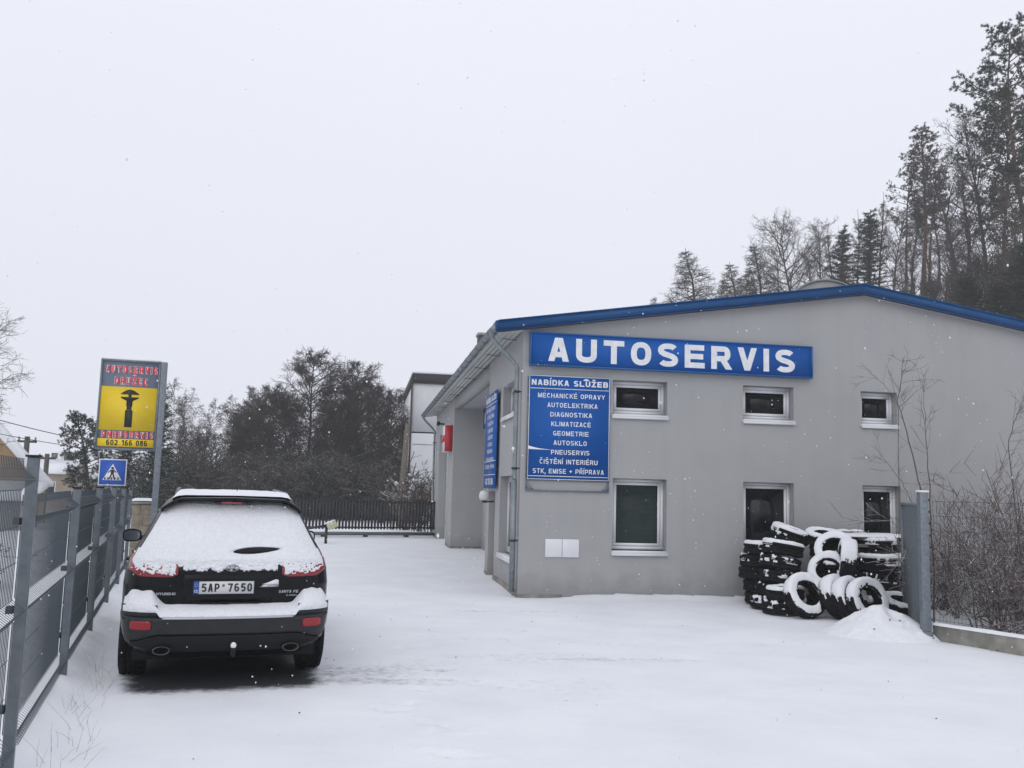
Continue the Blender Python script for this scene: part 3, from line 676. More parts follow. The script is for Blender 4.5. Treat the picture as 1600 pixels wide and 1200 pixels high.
mb.build('lamp_globe', M['lampglass'], lp, smooth=True); MB().tube([(-.20, 0, -.085), (-.20, 0, -.13)], .05, 10).tube([(-.20, 0, -.115), (-.01, 0, -.10)], .018, 6).build('bracket', M['black'], lp)

# ------------------------------------------------------------------ galvanised fence on the left
fen = empty('mesh_fence', (FEN[0] - .05 * math.cos(YF), FEN[1] - .05 * math.sin(YF), 0), YF, label='grey welded mesh fence with square posts along the left edge of the yard', cat='fence')
def mesh_panel(y0, y1, zt, folds, first):
    """double-folded panel: vertical wires with V-folds, doubled horizontal wires"""
    prof = []; zb = .14
    pts = [(0, zb)]
    for f in folds: pts += [(0, f - .06), (.075, f), (0, f + .06)]
    pts += [(0, zt)]
    n = int((y1 - y0) / .05); rgx = .0027
    V = []; F = []
    for i in range(n + 1):
        y = y0 + (y1 - y0) * i / n; b = len(V)
        for (x, z) in pts:
            for dx, dy in ((-rgx, 0), (0, -rgx), (rgx, 0), (0, rgx)): V.append((x + dx, y + dy, z))
        for k in range(len(pts) - 1):
            for j in range(4): F.append((b + k * 4 + j, b + k * 4 + (j + 1) % 4, b + (k + 1) * 4 + (j + 1) % 4, b + (k + 1) * 4 + j))
    mb = MB(); mb.v = V; mb.f = F
    zs = [zb + .03]
    for f in folds: zs += [f - .06, f, f + .06]
    for a, b in zip([zb] + [f + .06 for f in folds], [f - .06 for f in folds] + [zt]):
        m_ = int(round((b - a) / .2)); zs += [a + (b - a) * k / m_ for k in range(1, m_)]
    for z in zs:
        x = .075 if z in folds else 0
        mb.tube([(x + .006, y0, z), (x + .006, y1, z)], .003, 4, cap=False)
    mb.build('mesh_panel', M['wire'], fen, kind='stuff')
posts = [(-4.9, 1.87), (-2.62, 1.87), (0.03, 1.67), (2.5, 1.66), (5.0, 1.65), (7.45, 1.62), (9.9, 1.58)]
proto = None
for s, h in posts:
    mb = MB(); mb.box(-.031, .031, -.031, .031, -.3, h); p = mb.build('post', M['galv_post'], fen, loc=(.045, s, 0)); bevel(p, .005)
    MB().box(-.041, .041, -.041, .041, h, h + .012).build('post_cap', M['black'], p)
    for z in (.45, 1.0, 1.5): MB().box(-.075, -.036, -.03, .03, z - .02, z + .02).build('clamp', M['steel_dark'], p)
for (a, _), (b, h) in zip(posts, posts[1:]):
    zt = 1.86 if a < -3 else (h - .02)
    mesh_panel(a + .05, b - .05, zt, (.24, 1.0, zt - .12), a)
    mb = MB(); mb.box(-.025, .025, a + .04, b - .04, -.3, .10); mb.build('plinth_board', M['concrete'], fen, loc=(.0, 0, 0))
    mb = MB(); n = 26
    for i in range(n):
        y = a + .04 + (b - a - .08) * i / n; y2 = a + .04 + (b - a - .08) * (i + 1) / n
        f = lambda q: .115 + .03 * (1 + fbm(q, 0, 1.4, a))
        mb.add([(-.06, y, .05), (.03, y, .1), (0, y, f(y)), (-.06, y2, .05), (.03, y2, .1), (0, y2, f(y2))], [(0, 2, 5, 3), (2, 1, 4, 5)])
    mb.build('snow_ridge', M['snow'], fen, smooth=True)
# stone gate pillar where the fence ends
pr_ = at(224, 790, 18.4); pl = empty('gate_pillar', (pr_[0], pr_[1], 0), YF, label='short sandstone block pillar with a rounded snow cap at the end of the fence', cat='pillar')
z = -.2
for i in range(7):
    for j in range(2):
        w2 = .185; a = -.2 + j * .2 + (.03 if i % 2 else -.02) * (1 if j else 0)
        x0_, x1_ = (-.2, .015 if i % 2 else -.04) if j == 0 else ((.022 if i % 2 else -.033), .2)
        bevel(MB().box(x0_, x1_, -.2, .2, z, z + .205).build('stone_block', M['stone_block'], pl), .012)
    z += .213
MB().box(-.19, .19, -.19, .19, -.2, z - .01).build('mortar_core', M['concrete'], pl)
MB().box(-.235, .235, -.235, .235, z, z + .04).build('cap_stone', M['concrete'], pl)
mb = MB(); V = []; n = 10
for i in range(n + 1):
    for j in range(n + 1):
        x, y = -.24 + .48 * i / n, -.24 + .48 * j / n; V.append((x, y, z + .038 + .075 * (max(0, 1 - (abs(x) / .245) ** 4) * max(0, 1 - (abs(y) / .245) ** 4)) ** .5))
mb.add(V, [(i * (n + 1) + j, (i + 1) * (n + 1) + j, (i + 1) * (n + 1) + j + 1, i * (n + 1) + j + 1) for i in range(n) for j in range(n)]); mb.build('snow_cap', M['snow'], pl, smooth=True)

# ------------------------------------------------------------------ pole sign
A_ = at(160, 563, 17.6); B_ = at(262, 570, 17.95)
ya_ = math.atan2(B_[1] - A_[1], B_[0] - A_[0]); Wd = math.dist(A_[:2], B_[:2])
ps = empty('pole_sign', (A_[0], A_[1], 0), ya_, label='tall grey and yellow pole sign with a black calliper, lettered DRUŽEC', cat='sign')
zt, zb = 4.08, 2.36; Wp = Wd - .17
MB().box(.0, Wd - .12, -.06, .06, zb - .02, zt).build('cabinet', M['sign_grey'], ps)
mb = MB(); frame_rect(mb, -.01, Wd - .115, zb - .03, zt + .012, .035, -.075, .07); mb.build('frame', M['galv'], ps)
bevel(MB().box(Wd - .11, Wd, -.075, .075, -.2, zt + .015).build('pole', M['galv'], ps), .006)
f = -.064; cx_ = (Wd - .12) / 2
MB().box(.03, Wd - .155, f - .004, f + .003, 2.71, 3.56).build('yellow_field', M['sign_yellow'], ps)
MB().box(.03, Wd - .155, f - .004, f + .003, 2.39, 2.545).build('yellow_strip', M['sign_yellow'], ps)
for (s, z, wd, h, mt, t) in (('AUTOSERVIS', 3.835, .93, .135, 'sign_red', .19), ('DRUŽEC', 3.61, .60, .135, 'sign_red', .20), ('PNEUSERVIS', 2.568, .93, .118, 'sign_red', .19), ('602 166 086', 2.415, .74, .108, 'black', .20)):
    if mt == 'sign_red': write(ps, s, cx_ + .02, z - .006, wd + .014, h + .012, M['sign_white'], y=f - .001, t=t + .10, gap=.22, W=.62)
    write(ps, s, cx_ + .02, z, wd, h, M[mt], y=f - (.0055 if mt != 'black' else .006), t=t, gap=.24 if mt != 'black' else .16, W=.60)
mb = MB()   # calliper emblem
cxx = cx_ + .015
mb.prism([(cxx - .165, 3.43), (cxx - .075, 3.495), (cxx, 3.515), (cxx + .075, 3.495), (cxx + .165, 3.43), (cxx + .165, 3.418), (cxx - .165, 3.418)], 'y', f - .009, f - .005)
mb.prism([(cxx - .028, 3.37), (cxx + .028, 3.37), (cxx + .028, 3.4175), (cxx - .028, 3.4175)], 'y', f - .009, f - .005)
mb.prism([(cxx - .165, 3.365), (cxx + .165, 3.365), (cxx + .16, 3.345), (cxx + .055, 3.29), (cxx + .055, 3.20), (cxx + .04, 3.155), (cxx + .05, 3.12), (cxx - .05, 3.12), (cxx - .04, 3.155), (cxx - .055, 3.20), (cxx - .055, 3.29), (cxx - .16, 3.345)][::-1], 'y', f - .009, f - .005)
mb.prism([(cxx - .068, 3.09), (cxx - .05, 3.115), (cxx + .05, 3.115), (cxx + .068, 3.09), (cxx + .068, 2.775), (cxx - .068, 2.775)], 'y', f - .009, f - .005)
mb.build('calliper_emblem', M['black'], ps)
MB().box(-.005, Wd - .12, -.07, .065, zt + .014, zt + .035).build('snow_strip', M['snow'], ps)

# pedestrian crossing sign behind the fence
A_ = at(176, 738, 20.5)
cw = empty('crossing_sign', (A_[0], A_[1], 0), ya_ * .55, label='square blue pedestrian crossing road sign on a post behind the fence', cat='road sign')
zc = A_[2]; h = .295
MB().box(-h, h, -.012, 0, zc - h, zc + h).build('panel', M['sign_white'], cw); MB().box(-h + .022, h - .022, -.016, -.0125, zc - h + .022, zc + h - .022).build('blue_field', M['cw_blue'], cw)
MB().prism([(-.205, zc - .175), (.205, zc - .175), (0, zc + .19)], 'y', -.020, -.0165).build('white_triangle', M['sign_white'], cw)
mb = MB(); yy = (-.0245, -.0205)
for i in range(5):
    x = -.15 + i * .068; mb.prism([(x - .013, zc - .165), (x + .018, zc - .165), (x + .005, zc - .115), (x - .016, zc - .115)] if i < 2 else [(x - .013, zc - .165), (x + .018, zc - .165), (x + .022, zc - .115), (x + .0, zc - .115)], 'y', *yy)
mb.build('stripe', M['black'], cw)
mb = MB(); yy = (-.029, -.025)
mb.prism([(.03 * math.cos(a), zc + .095 + .026 * math.sin(a)) for a in np.linspace(0, 2 * math.pi, 10, endpoint=False)], 'y', *yy)
mb.prism([(-.035, zc + .06), (.035, zc + .06), (.03, zc - .03), (-.03, zc - .03)], 'y', *yy)
mb.prism([(-.028, zc - .0305), (.0, zc - .0305), (-.04, zc - .15), (-.07, zc - .15)], 'y', *yy); mb.prism([(.002, zc - .0305), (.029, zc - .0305), (.068, zc - .15), (.038, zc - .15)], 'y', *yy)
mb.prism([(-.036, zc + .058), (-.036, zc + .03), (-.085, zc - .015), (-.095, zc + .0)], 'y', *yy); mb.prism([(.036, zc + .058), (.092, zc + .01), (.085, zc - .01), (.036, zc + .03)], 'y', *yy)
mb.build('walking_figure', M['black'], cw)
MB().tube([(0, .035, -.3), (0, .035, zc + .42)], .035, 10).build('post', M['galv'], cw)

# ------------------------------------------------------------------ sliding gate
g0 = np.array([-9.4, 30.2]); g1 = np.array([-2.62, 33.3]); gd = (g1 - g0); gl = np.linalg.norm(gd); gy = math.atan2(gd[1], gd[0])
gt = empty('sliding_gate', (g0[0], g0[1], 0), gy, label='dark steel sliding gate of upright slats across the end of the yard', cat='gate')
n = int(gl / .115); sm = None
for i in range(n):
    if sm is None:
        q = MB().box(-.036, .036, -.012, .012, 0, 1.02).build('slat', M['steel_dark'], gt); sm = q
    else: q = sm.copy(); COL.objects.link(q)
    q.location = (.1 + i * .115, -.03, .26)
MB().box(0, gl, -.016, .045, 1.18, 1.23).build('top_rail', M['steel_dark'], gt); MB().box(0, gl, -.016, .045, .30, .35).build('lower_rail', M['steel_dark'], gt)
MB().box(0, gl, -.10, .05, .05, .17).build('bottom_beam', M['galv_post'], gt)
mb = MB(); m_ = 60
for i in range(m_):
    a, b = gl * i / m_, gl * (i + 1) / m_; fa = .172 + .035 * max(0, .5 + fbm(a, 0, .9, 3)); fb = .172 + .035 * max(0, .5 + fbm(b, 0, .9, 3))
    mb.add([(a, -.10, .171), (a, -.04, fa), (a, .05, .171), (b, -.10, .171), (b, -.04, fb), (b, .05, .171)], [(0, 1, 4, 3), (1, 2, 5, 4)])
mb.build('snow_strip', M['snow'], gt, smooth=True)
for i in range(5): MB().box(.3 + i * gl / 5, .42 + i * gl / 5, -.14, .08, -.05, .05).build('roller_block', M['black'], gt)
P1 = at(488, 826, 28); P2 = at(516, 821, 28)
cb = empty('barrier_light', (P2[0], P2[1], 0), gy, label='pale yellow lamp box on a dark arm beside the car, in front of the gate', cat='lamp')
MB().tube([(-.75, 0, P1[2]), (-.12, 0, P2[2])], .035, 8).build('arm', M['steel_dark'], cb); bevel(MB().box(-.13, .17, -.12, .12, -.10, .10).build('lamp_box', M['pale_yellow'], cb, loc=(.02, 0, P2[2]), rot=(0, R(-22), 0)), .03)
MB().box(-.15, -.08, -.04, .04, -.05, P2[2] + .02).build('stand', M['steel_dark'], cb)
mb = MB(); mb.box(-.14, .16, -.12, .12, .102, .125); mb.build('snow_cap', M['snow'], cb, loc=(.02, 0, P2[2]), rot=(0, R(-22), 0))

# ------------------------------------------------------------------ white house behind the garage, leaning pole
hs_ = empty('white_house', (-5.25, 48, 0), YB, label='tall white flat-roofed house behind the gate and the garage', cat='house')
bevel(MB().box(0, 9, 0, 11, -1, 4.62).build('lower_wall', M['house_wall'], hs_), .01); MB().box(.02, 8.98, .02, 10.98, 4.62, 4.70).build('string_course', M['roof_dark'], hs_)
MB().box(.004, 8.996, .004, 10.996, 4.70, 7.28).build('wall', M['house_wall'], hs_)
MB().box(-.05, 9.05, -.10, 11.1, 7.282, 7.80).build('roof_fascia', M['roof_dark'], hs_); MB().box(-.07, 9.07, -.12, 11.12, 7.803, 7.90).build('snow_layer', M['snow'], hs_)
MB().tube([(-.06, -.05, 0), (-.06, -.05, 7.28)], .05, 8).build('downpipe', M['roof_dark'], hs_)
MB().box(.1, 8.9, -.02, -.002, 4.02, 4.05).build('trim_line', M['greywall'], hs_)
hw = MB().box(5.4, 6.6, -.03, -.005, 1.0, 2.4).build('window', M['white_pvc'], hs_); MB().box(5.5, 6.5, -.045, -.031, 1.1, 2.3).build('pane', M['glass_dark'], hw)
a, b = at(637, 662, 41), at(629, 752, 41)
MB().tube([(b[0], b[1], -.5), (b[0], b[1], b[2]), (a[0], a[1], a[2])], [.15, .14, .11], 9).build('leaning_post', M['wood_old'], label='old weathered wooden post leaning beside the white house', cat='post')

# ------------------------------------------------------------------ houses and utility poles down the road
def house(px, py, Y, wx, dy, hw_, hr, yaw, mt, label, win=2, gable='x'):
    p = at(px, py, Y); z0 = p[2] - hw_
    o = empty('house', (p[0], p[1], z0), yaw, label=label, cat='house', group='houses down the road')
    wl = MB(); wl.box(0, wx, 0, dy, -6, hw_)
    if gable == 'y': wl.prism([(0, hw_), (wx, hw_), (wx / 2, hw_ + hr)], 'y', 0, dy)
    else: wl.prism([(0, hw_), (dy, hw_), (dy / 2, hw_ + hr)], 'x', 0, wx)
    wl.build('wall', mt, o)
    r = MB(); e = .35
    for s in (0, 1):
        if gable == 'y':
            m_ = wx / 2; k = hr / m_; a = (-e, hw_ - e * k) if s == 0 else (wx + e, hw_ - e * k); P = [a, (m_, hw_ + hr), (m_, hw_ + hr + .2), (a[0], a[1] + .2)]; r.prism(P, 'y', -e, dy + e)
        else:
            m_ = dy / 2; k = hr / m_; a = (-e, hw_ - e * k) if s == 0 else (dy + e, hw_ - e * k); P = [a, (m_, hw_ + hr), (m_, hw_ + hr + .2), (a[0], a[1] + .2)]; r.prism(P, 'x', -e, wx + e)
    rf = r.build('roof', M['snow'], o)
    if gable != 'y': MB().box(wx * .5 - .3, wx * .5 + .3, dy * .5 + .4, dy * .5 + 1, hw_ + hr * .6, hw_ + hr + .9).build('chimney', M['brick_dark'], o)
    for i in range(win):
        a = wx * (i + .6) / (win + .2); wn = MB().box(a - .5, a + .5, -.04, -.004, hw_ - 1.9, hw_ - .7).build('window', M['white_pvc'], o); MB().box(a - .42, a + .42, -.055, -.041, hw_ - 1.82, hw_ - .78).build('pane', M['glass_dark'], wn)
    return o
house(-166, 742, 40, 5.55, 6, 3.0, 3.15, .40, M['ochre'], 'ochre house with a steep snowy gable roof at the left edge', gable='y')
house(60, 738, 75, 1.9, 6, 3.4, .9, .1, M['tan'], 'narrow tan house with a snowy roof behind the second utility pole', win=1)
house(84, 744, 96, 4.3, 9, 3.0, 2.4, .1, M['greywall'], 'low grey house with a long snowy roof right of the tan house')
house(28, 742, 110, 5, 9, 3.0, 2.0, .2, M['tan'], 'distant brown house with a snowy roof between the first two utility poles')
def upole(px, py, Y, label, arms=1):
    p = at(px, py, Y); o = empty('utility_pole', (p[0], p[1], terrain(p[0], p[1])), .35, label=label, cat='utility pole', group='utility poles along the road'); h = p[2] - o.location[2]
    MB().tube([(0, 0, -.3), (0, 0, h)], [.19, .14], 9).build('pole', M['pole_wood'], o)
    for k in range(arms):
        ca = MB().box(-.50 + .45 * k, .50 + .1 * k, -.05, .06, h - .35 - k * 1.2, h - .22 - k * 1.2).build('crossarm', M['pole_wood'], o)
        for x in ((-.42, 0, .42) if k == 0 else (.2, .5)): MB().tube([(x, 0, h - .22 - k * 1.2), (x, 0, h - .02 - k * 1.2)], .05, 6).build('insulator', M['greywall'], ca)
    return o
upole(43, 682, 52, 'nearest wooden utility pole with two crossarms above the fence', 2)
upole(74, 709, 58, 'second wooden utility pole rising behind the tan house', 1)
upole(102, 724, 80, 'third wooden utility pole in front of the long snowy roof', 1)
upole(124, 745, 122, 'smallest and farthest wooden utility pole by the pine', 1)
for k, (a, b, Y0, Y1, sg_) in enumerate((((-40, 645), (300, 700), 26, 44, .35), ((-30, 672), (330, 712), 34, 50, .3))):
    p, q = at(*a, Y0), at(*b, Y1); P = [p + (q - p) * t - np.array([0, 0, sg_ * 4 * t * (1 - t)]) for t in np.linspace(0, 1, 24)]
    MB().tube(P, .014, 5).build('overhead_wire', M['black'], label=('upper thin black overhead wire crossing the sky behind the pole sign', 'lower thin black overhead wire crossing the sky over the houses')[k], cat='wire', group='overhead wires')

p = at(-230, 752, 29); sh_ = empty('shed', (p[0], p[1], 0), .32, label='low long shed with a thick snowy roof below the ochre house', cat='shed')
MB().box(0, 4.9, 0, 3, -1, 1.02).build('wall', M['greywall'], sh_); MB().prism([(-.3, .98), (3.3, 1.38), (3.3, 1.62), (-.3, 1.20)], 'x', -.3, 5.1).build('snowy_roof', M['snow'], sh_)
bevel(MB().box(1.2, 2.1, -.04, -.004, .2, .8).build('window', M['white_pvc'], sh_), .01)

# ------------------------------------------------------------------ the parked car
car = empty('parked_car', (CAR[0], CAR[1], 0), YC, label='black estate style off-road car covered in snow, seen from behind', cat='car')
ZW = [(.24, .70), (.30, .80), (.38, .855), (.5, .885), (.6, .895), (.70, .90), (.85, .90), (.98, .885), (1.06, .865), (1.12, .835), (1.20, .79), (1.30, .735), (1.40, .685), (1.50, .635), (1.56, .595), (1.60, .555), (1.625, .50), (1.635, .42)]
ZR = [(.24, .16), (.30, .10), (.38, .03), (.45, .0), (.58, -.02), (.605, .0), (.62, .10), (.70, .125), (.85, .11), (.98, .115), (1.08, .15), (1.15, .19), (1.30, .285), (1.45, .40), (1.55, .49), (1.60, .56), (1.625, .68), (1.635, .80)]
ZFt = [(.24, 4.45), (.38, 4.60), (.6, 4.64), (.75, 4.60), (.88, 4.45), (.96, 4.15), (1.03, 3.55), (1.06, 3.45), (1.12, 3.28), (1.30, 2.9), (1.45, 2.6), (1.56, 2.3), (1.60, 2.1), (1.625, 1.9), (1.635, 1.7)]
itp = lambda T, z: float(np.interp(z, [a for a, _ in T], [b for _, b in T]))
def yrear(x, z):
    w_ = itp(ZW, z); t = min(.999, abs(x) / w_); c = .42 if z < .62 else .50
    return itp(ZR, z) + c * (1 - (1 - t ** 3.6) ** (1 / 3.6)) + .05 * (x / w_) ** 2
def body():
    zs = sorted({*[a for a, _ in ZW], *[a for a, _ in ZR], *[a for a, _ in ZFt], *np.arange(.26, 1.62, .03)})
    zs = [z for i, z in enumerate(zs) if i == 0 or z - zs[i - 1] > .002]
    nx = 30; ns = 46; rings = []
    for z in zs:
        w_ = itp(ZW, z); ring = []
        xs = [w_ * math.sin(math.pi / 2 * t) for t in np.linspace(-1, 1, nx + 1)]
        rear = [(x, yrear(x * .9999, z)) for x in xs]; f0 = itp(ZFt, z)
        front = [(x, f0 - .55 * (1 - (1 - min(.999, abs(x) / w_) ** 2.6) ** (1 / 2.6))) for x in xs[::-1]]
        ring += rear
        ys, ye = rear[-1][1], front[0][1]
        ring += [(w_, ys + (ye - ys) * i / ns) for i in range(1, ns)]
        ring += front
        ring += [(-w_, ye + (ys - ye) * i / ns) for i in range(1, ns)]
        R3 = []
        for x, y in ring:
            zz = z
            if abs(x) > .55:
                for yw in (.83, 3.55):
                    d = abs(y - yw)
                    if d < .43: zz = max(zz, .33 + math.sqrt(.43 ** 2 - d * d) * .93)
            R3.append((x, y, zz))
        rings.append(R3)
    mb = MB(); n = len(rings[0])
    for r in rings: mb.v.extend(r)
    for i in range(len(rings) - 1):
        for j in range(n): mb.f.append((i * n + j, i * n + (j + 1) % n, (i + 1) * n + (j + 1) % n, (i + 1) * n + j))
    mb.f.append(tuple((len(rings) - 1) * n + j for j in range(n)))
    return mb.build('body', M['car_paint'], car, smooth=True)
bodyo = body()
def rpatch(name, x0, x1, zlo, zhi, off, mt, nx=24, nz=8, thick=.01, parent=None, smooth=True, yf=None):
    """patch draped on the rear of the car, standing off its surface"""
    mb = MB(); V = []; yf = yf or yrear
    zl = zlo if callable(zlo) else (lambda x: zlo); zh = zhi if callable(zhi) else (lambda x: zhi)
    for k in (0, 1):
        for i in range(nx + 1):
            x = x0 + (x1 - x0) * i / nx
            for j in range(nz + 1):
                z = zl(x) + (zh(x) - zl(x)) * j / nz; V.append((x, yf(x, z) - (off if k == 0 else off - thick), z))
    n1 = (nx + 1) * (nz + 1); I = lambda k, i, j: k * n1 + i * (nz + 1) + j; F = []
    for i in range(nx):
        for j in range(nz): F.append((I(0, i, j), I(0, i + 1, j), I(0, i + 1, j + 1), I(0, i, j + 1)))
    for i in range(nx): F += [(I(1, i, 0), I(1, i + 1, 0), I(0, i + 1, 0), I(0, i, 0)), (I(0, i, nz), I(0, i + 1, nz), I(1, i + 1, nz), I(1, i, nz))]
    for j in range(nz): F += [(I(0, 0, j), I(0, 0, j + 1), I(1, 0, j + 1), I(1, 0, j)), (I(1, nx, j), I(1, nx, j + 1), I(0, nx, j + 1), I(0, nx, j))]
    mb.add(V, F); return mb.build(name, mt, parent or car, smooth=smooth)
# glass
rpatch('rear_window', -.66, .66, lambda x: 1.13 + .02 * abs(x), lambda x: 1.53 - .25 * max(0, abs(x) - .5), .004, M['glass_dark'])
def sidepatch(name, ys, zlo, zhi, sgn, off, mt, par=None):
    mb = MB(); V = []; n = len(ys); nz = 8
    for i, y in enumerate(ys):
        for j in range(nz + 1):
            z = zlo(y) + (zhi(y) - zlo(y)) * j / nz; V.append((sgn * (itp(ZW, z) + off), y, z))
    mb.add(V, [(i * (nz + 1) + j, (i + 1) * (nz + 1) + j, (i + 1) * (nz + 1) + j + 1, i * (nz + 1) + j + 1) for i in range(n - 1) for j in range(nz)])
    return mb.build(name, mt, par or car, smooth=True)
for s in (-1, 1):
    for a, b in ((.98, 1.55), (1.60, 2.25), (2.30, 3.0)):
        sidepatch('side_window', list(np.linspace(a, b, 10)), lambda y: 1.08, lambda y: max(1.09, min(1.50, 1.5 - max(0, y - 2.3) * .52, 1.5 - max(0, 1.25 - y) * .35)), s, .005, M['glass_dark'])
    dr = sidepatch('door', list(np.linspace(1.35, 2.24, 8)), lambda y: .42, lambda y: 1.06, s, .006, M['car_paint']); MB().tube([(s * .925, 1.42, .98), (s * .935, 1.6, .985)], .014, 6).build('door_handle', M['car_paint'], dr)
    dr = sidepatch('door', list(np.linspace(2.28, 3.2, 8)), lambda y: .42, lambda y: 1.06, s, .006, M['car_paint']); MB().tube([(s * .925, 2.36, .98), (s * .935, 2.54, .985)], .014, 6).build('door_handle', M['car_paint'], dr)
    sidepatch('side_cladding', list(np.linspace(1.35, 3.0, 8)), lambda y: .30, lambda y: .40, s, .012, M['car_plastic'])
# lower bumper, recess line, centre panel
rpatch('bumper', -.845, .845, lambda x: .455 - .06 * sst(.55, .8, abs(x)), lambda x: .60, .012, M['car_plastic'], nx=50)
rpatch('bumper_valance', -.80, .80, lambda x: .30 + .04 * sst(.45, .8, abs(x)), lambda x: .445 - .06 * sst(.55, .8, abs(x)), .020, M['car_under'], nx=50)
rpatch('bumper_strip', -.545, .545, .588, .612, .032, M['silver'], nx=40, nz=3, thick=.03)
for s in (-1, 1):
    rpatch('bumper_corner_trim', s * .60, s * .875, lambda x: .622 + .0 * x, lambda x: .645, .020, M['chrome'], nx=20, nz=3, thick=.03)
    rpatch('bumper_corner', s * .585, s * .885, .602, .70, .010, M['car_plastic'], nx=20, nz=4, yf=lambda x, z: yrear(x, .6) + .0)
    rpatch('reflector', s * .63, s * .80, lambda x: .494 + .010 * (1 - sst(.63, .66, abs(x))) + .008 * sst(.78, .80, abs(x)), lambda x: .568 - .010 * (1 - sst(.63, .65, abs(x))) - .008 * sst(.78, .80, abs(x)), .022, M['red_reflector'], nx=14, nz=5)
    # light cluster
    tl = rpatch('tail_light', s * .44, s * .855, lambda x: .925 + .05 * sst(.74, .86, abs(x)) + .02 * (1 - sst(.44, .5, abs(x))), lambda x: min(1.03 + .36 * max(0, abs(x) - .44), 1.13) - .05 * sst(.80, .862, abs(x)), .008, M['red_glass'], nx=30, nz=12)
    rpatch('badge_bar', s * .52, s * .62, .55, .552, -.5, M['car_under'], nx=2, nz=1) if False else None
    # exhausts
    mb = MB(); P = []
    for rr_, yy in ((1.0, .10), (1.0, .02), (.86, .02), (.86, .25)):
        P.append([(s * .535 + .072 * rr_ * math.cos(a), yy, .325 + .036 * rr_ * math.sin(a)) for a in np.linspace(0, 2 * math.pi, 20, endpoint=False)])
    for q in P: mb.v.extend(q)
    for i in range(3):
        for j in range(20): mb.f.append((i * 20 + j, i * 20 + (j + 1) % 20, (i + 1) * 20 + (j + 1) % 20, (i + 1) * 20 + j))
    mb.build('exhaust', M['exhaust'], car, smooth=True)
    MB().add([(s * .535 + .058 * math.cos(a), .10, .325 + .028 * math.sin(a)) for a in np.linspace(0, 2 * math.pi, 16, endpoint=False)], [tuple(range(16))]).build('exhaust_bore', M['car_under'], car)
# tailgate gaps
for s in (-1, 1):
    rpatch('tailgate_gap', s * .655, s * .662, .70, .93, .003, M['car_under'], nx=2, nz=8, thick=.004)
rpatch('tailgate_recess', -.40, .36, .705, .955, .004, M['car_paint'], nx=20, nz=5, thick=.003)
rpatch('tailgate_ledge', -.25, .26, .700, .712, .022, M['car_paint'], nx=16, nz=2, thick=.02)
# plate
yp = yrear(0, .85) - .028
pt = empty('number_plate', (-.055, yp, .84)); pt.parent = car
bevel(MB().box(-.262, .262, 0, .016, -.062, .062).build('plate_holder', M['car_under'], pt), .004)
MB().box(-.252, .252, -.004, -.001, -.053, .053).build('plate', M['plate_white'], pt); MB().box(-.252, -.208, -.006, -.0042, -.053, .053).build('blue_strip', M['plate_blue'], pt)
mb = MB()
for i in range(12):
    a = 2 * math.pi * i / 12; mb.box(-.23 + .013 * math.cos(a) - .0017, -.23 + .013 * math.cos(a) + .0017, -.0072, -.0062, .022 + .013 * math.sin(a) - .0017, .022 + .013 * math.sin(a) + .0017)
mb.build('star_ring', M['plate_yellow'], pt)
write(pt, 'CZ', -.230, -.040, .030, .022, M['sign_white'], y=-.0068, t=.22)
write(pt, '5AP', -.112, -.036, .150, .072, M['plate_black'], y=-.006, t=.19, gap=.17, W=.56)
write(pt, '7650', .135, -.036, .205, .072, M['plate_black'], y=-.006, t=.19, gap=.17, W=.56)
MB().prism([(-.005 + .013 * math.cos(a), .018 + .013 * math.sin(a)) for a in np.linspace(0, 2 * math.pi, 14, endpoint=False)], 'y', -.006, -.0045).build('sticker', M['sticker'], pt)
# badges
yb = yrear(-.5, .77)
write(car, 'HYUNDAI', -.53, .775, .155, .022, M['silver'], y=yrear(-.45, .775) - .014, t=.2, name='badge')
write(car, 'SANTA FE', .50, .785, .17, .024, M['silver'], y=yrear(.42, .785) - .014, t=.2, name='badge', slant=.2)
write(car, 'CRDI', .53, .757, .09, .010, M['silver'], y=yrear(.48, .76) - .014, t=.2, name='badge')
# oval badge with a slanted bar letter
mb = MB(); yb = yrear(0, 1.01) - .012; n = 24
for i in range(n):
    a, b = 2 * math.pi * i / n, 2 * math.pi * (i + 1) / n
    mb.add([(.008 + r * .06 * math.cos(t), y, 1.005 + r * .031 * math.sin(t)) for r, y in ((1, yb - .012), (.82, yb - .012), (1, yb + .02)) for t in (a, b)], [(0, 1, 3, 2), (0, 4, 5, 1)])
mb.box(-.022, -.010, yb - .010, yb, .985, 1.025); mb.box(.024, .036, yb - .010, yb, .985, 1.025); mb.box(-.012, .026, yb - .010, yb, 1.0, 1.01)
mb.build('oval_badge', M['chrome'], car)
# tow ball and tailgate handle
MB().tube([(.045, .2, .30), (.045, -.05, .28), (.045, -.09, .30), (.045, -.09, .355)], .018, 8).build('tow_bar', M['car_under'], car)
mb = MB(); V = []
for i in range(7):
    a = math.pi * i / 6
    V += [(  .045 + .024 * math.sin(a) * math.cos(b), -.09 + .024 * math.sin(a) * math.sin(b), .372 + .028 * math.cos(a)) for b in np.linspace(0, 2 * math.pi, 10, endpoint=False)]
mb.add(V, [(i * 10 + j, i * 10 + (j + 1) % 10, (i + 1) * 10 + (j + 1) % 10, (i + 1) * 10 + j) for i in range(6) for j in range(10)]); mb.build('tow_ball_snow', M['snow'], car, smooth=True)
hy = yrear(.32, .87)
MB().prism([(.225, .838), (.41, .842), (.412, .862), (.30, .862)], 'y', hy - .035, hy + .01).build('tailgate_handle', M['chrome'], car)
MB().prism([(.27, .8625), (.41, .8625), (.408, .90), (.385, .905), (.33, .882)], 'y', hy - .03, hy + .0).build('snow_on_handle', M['snow'], car)
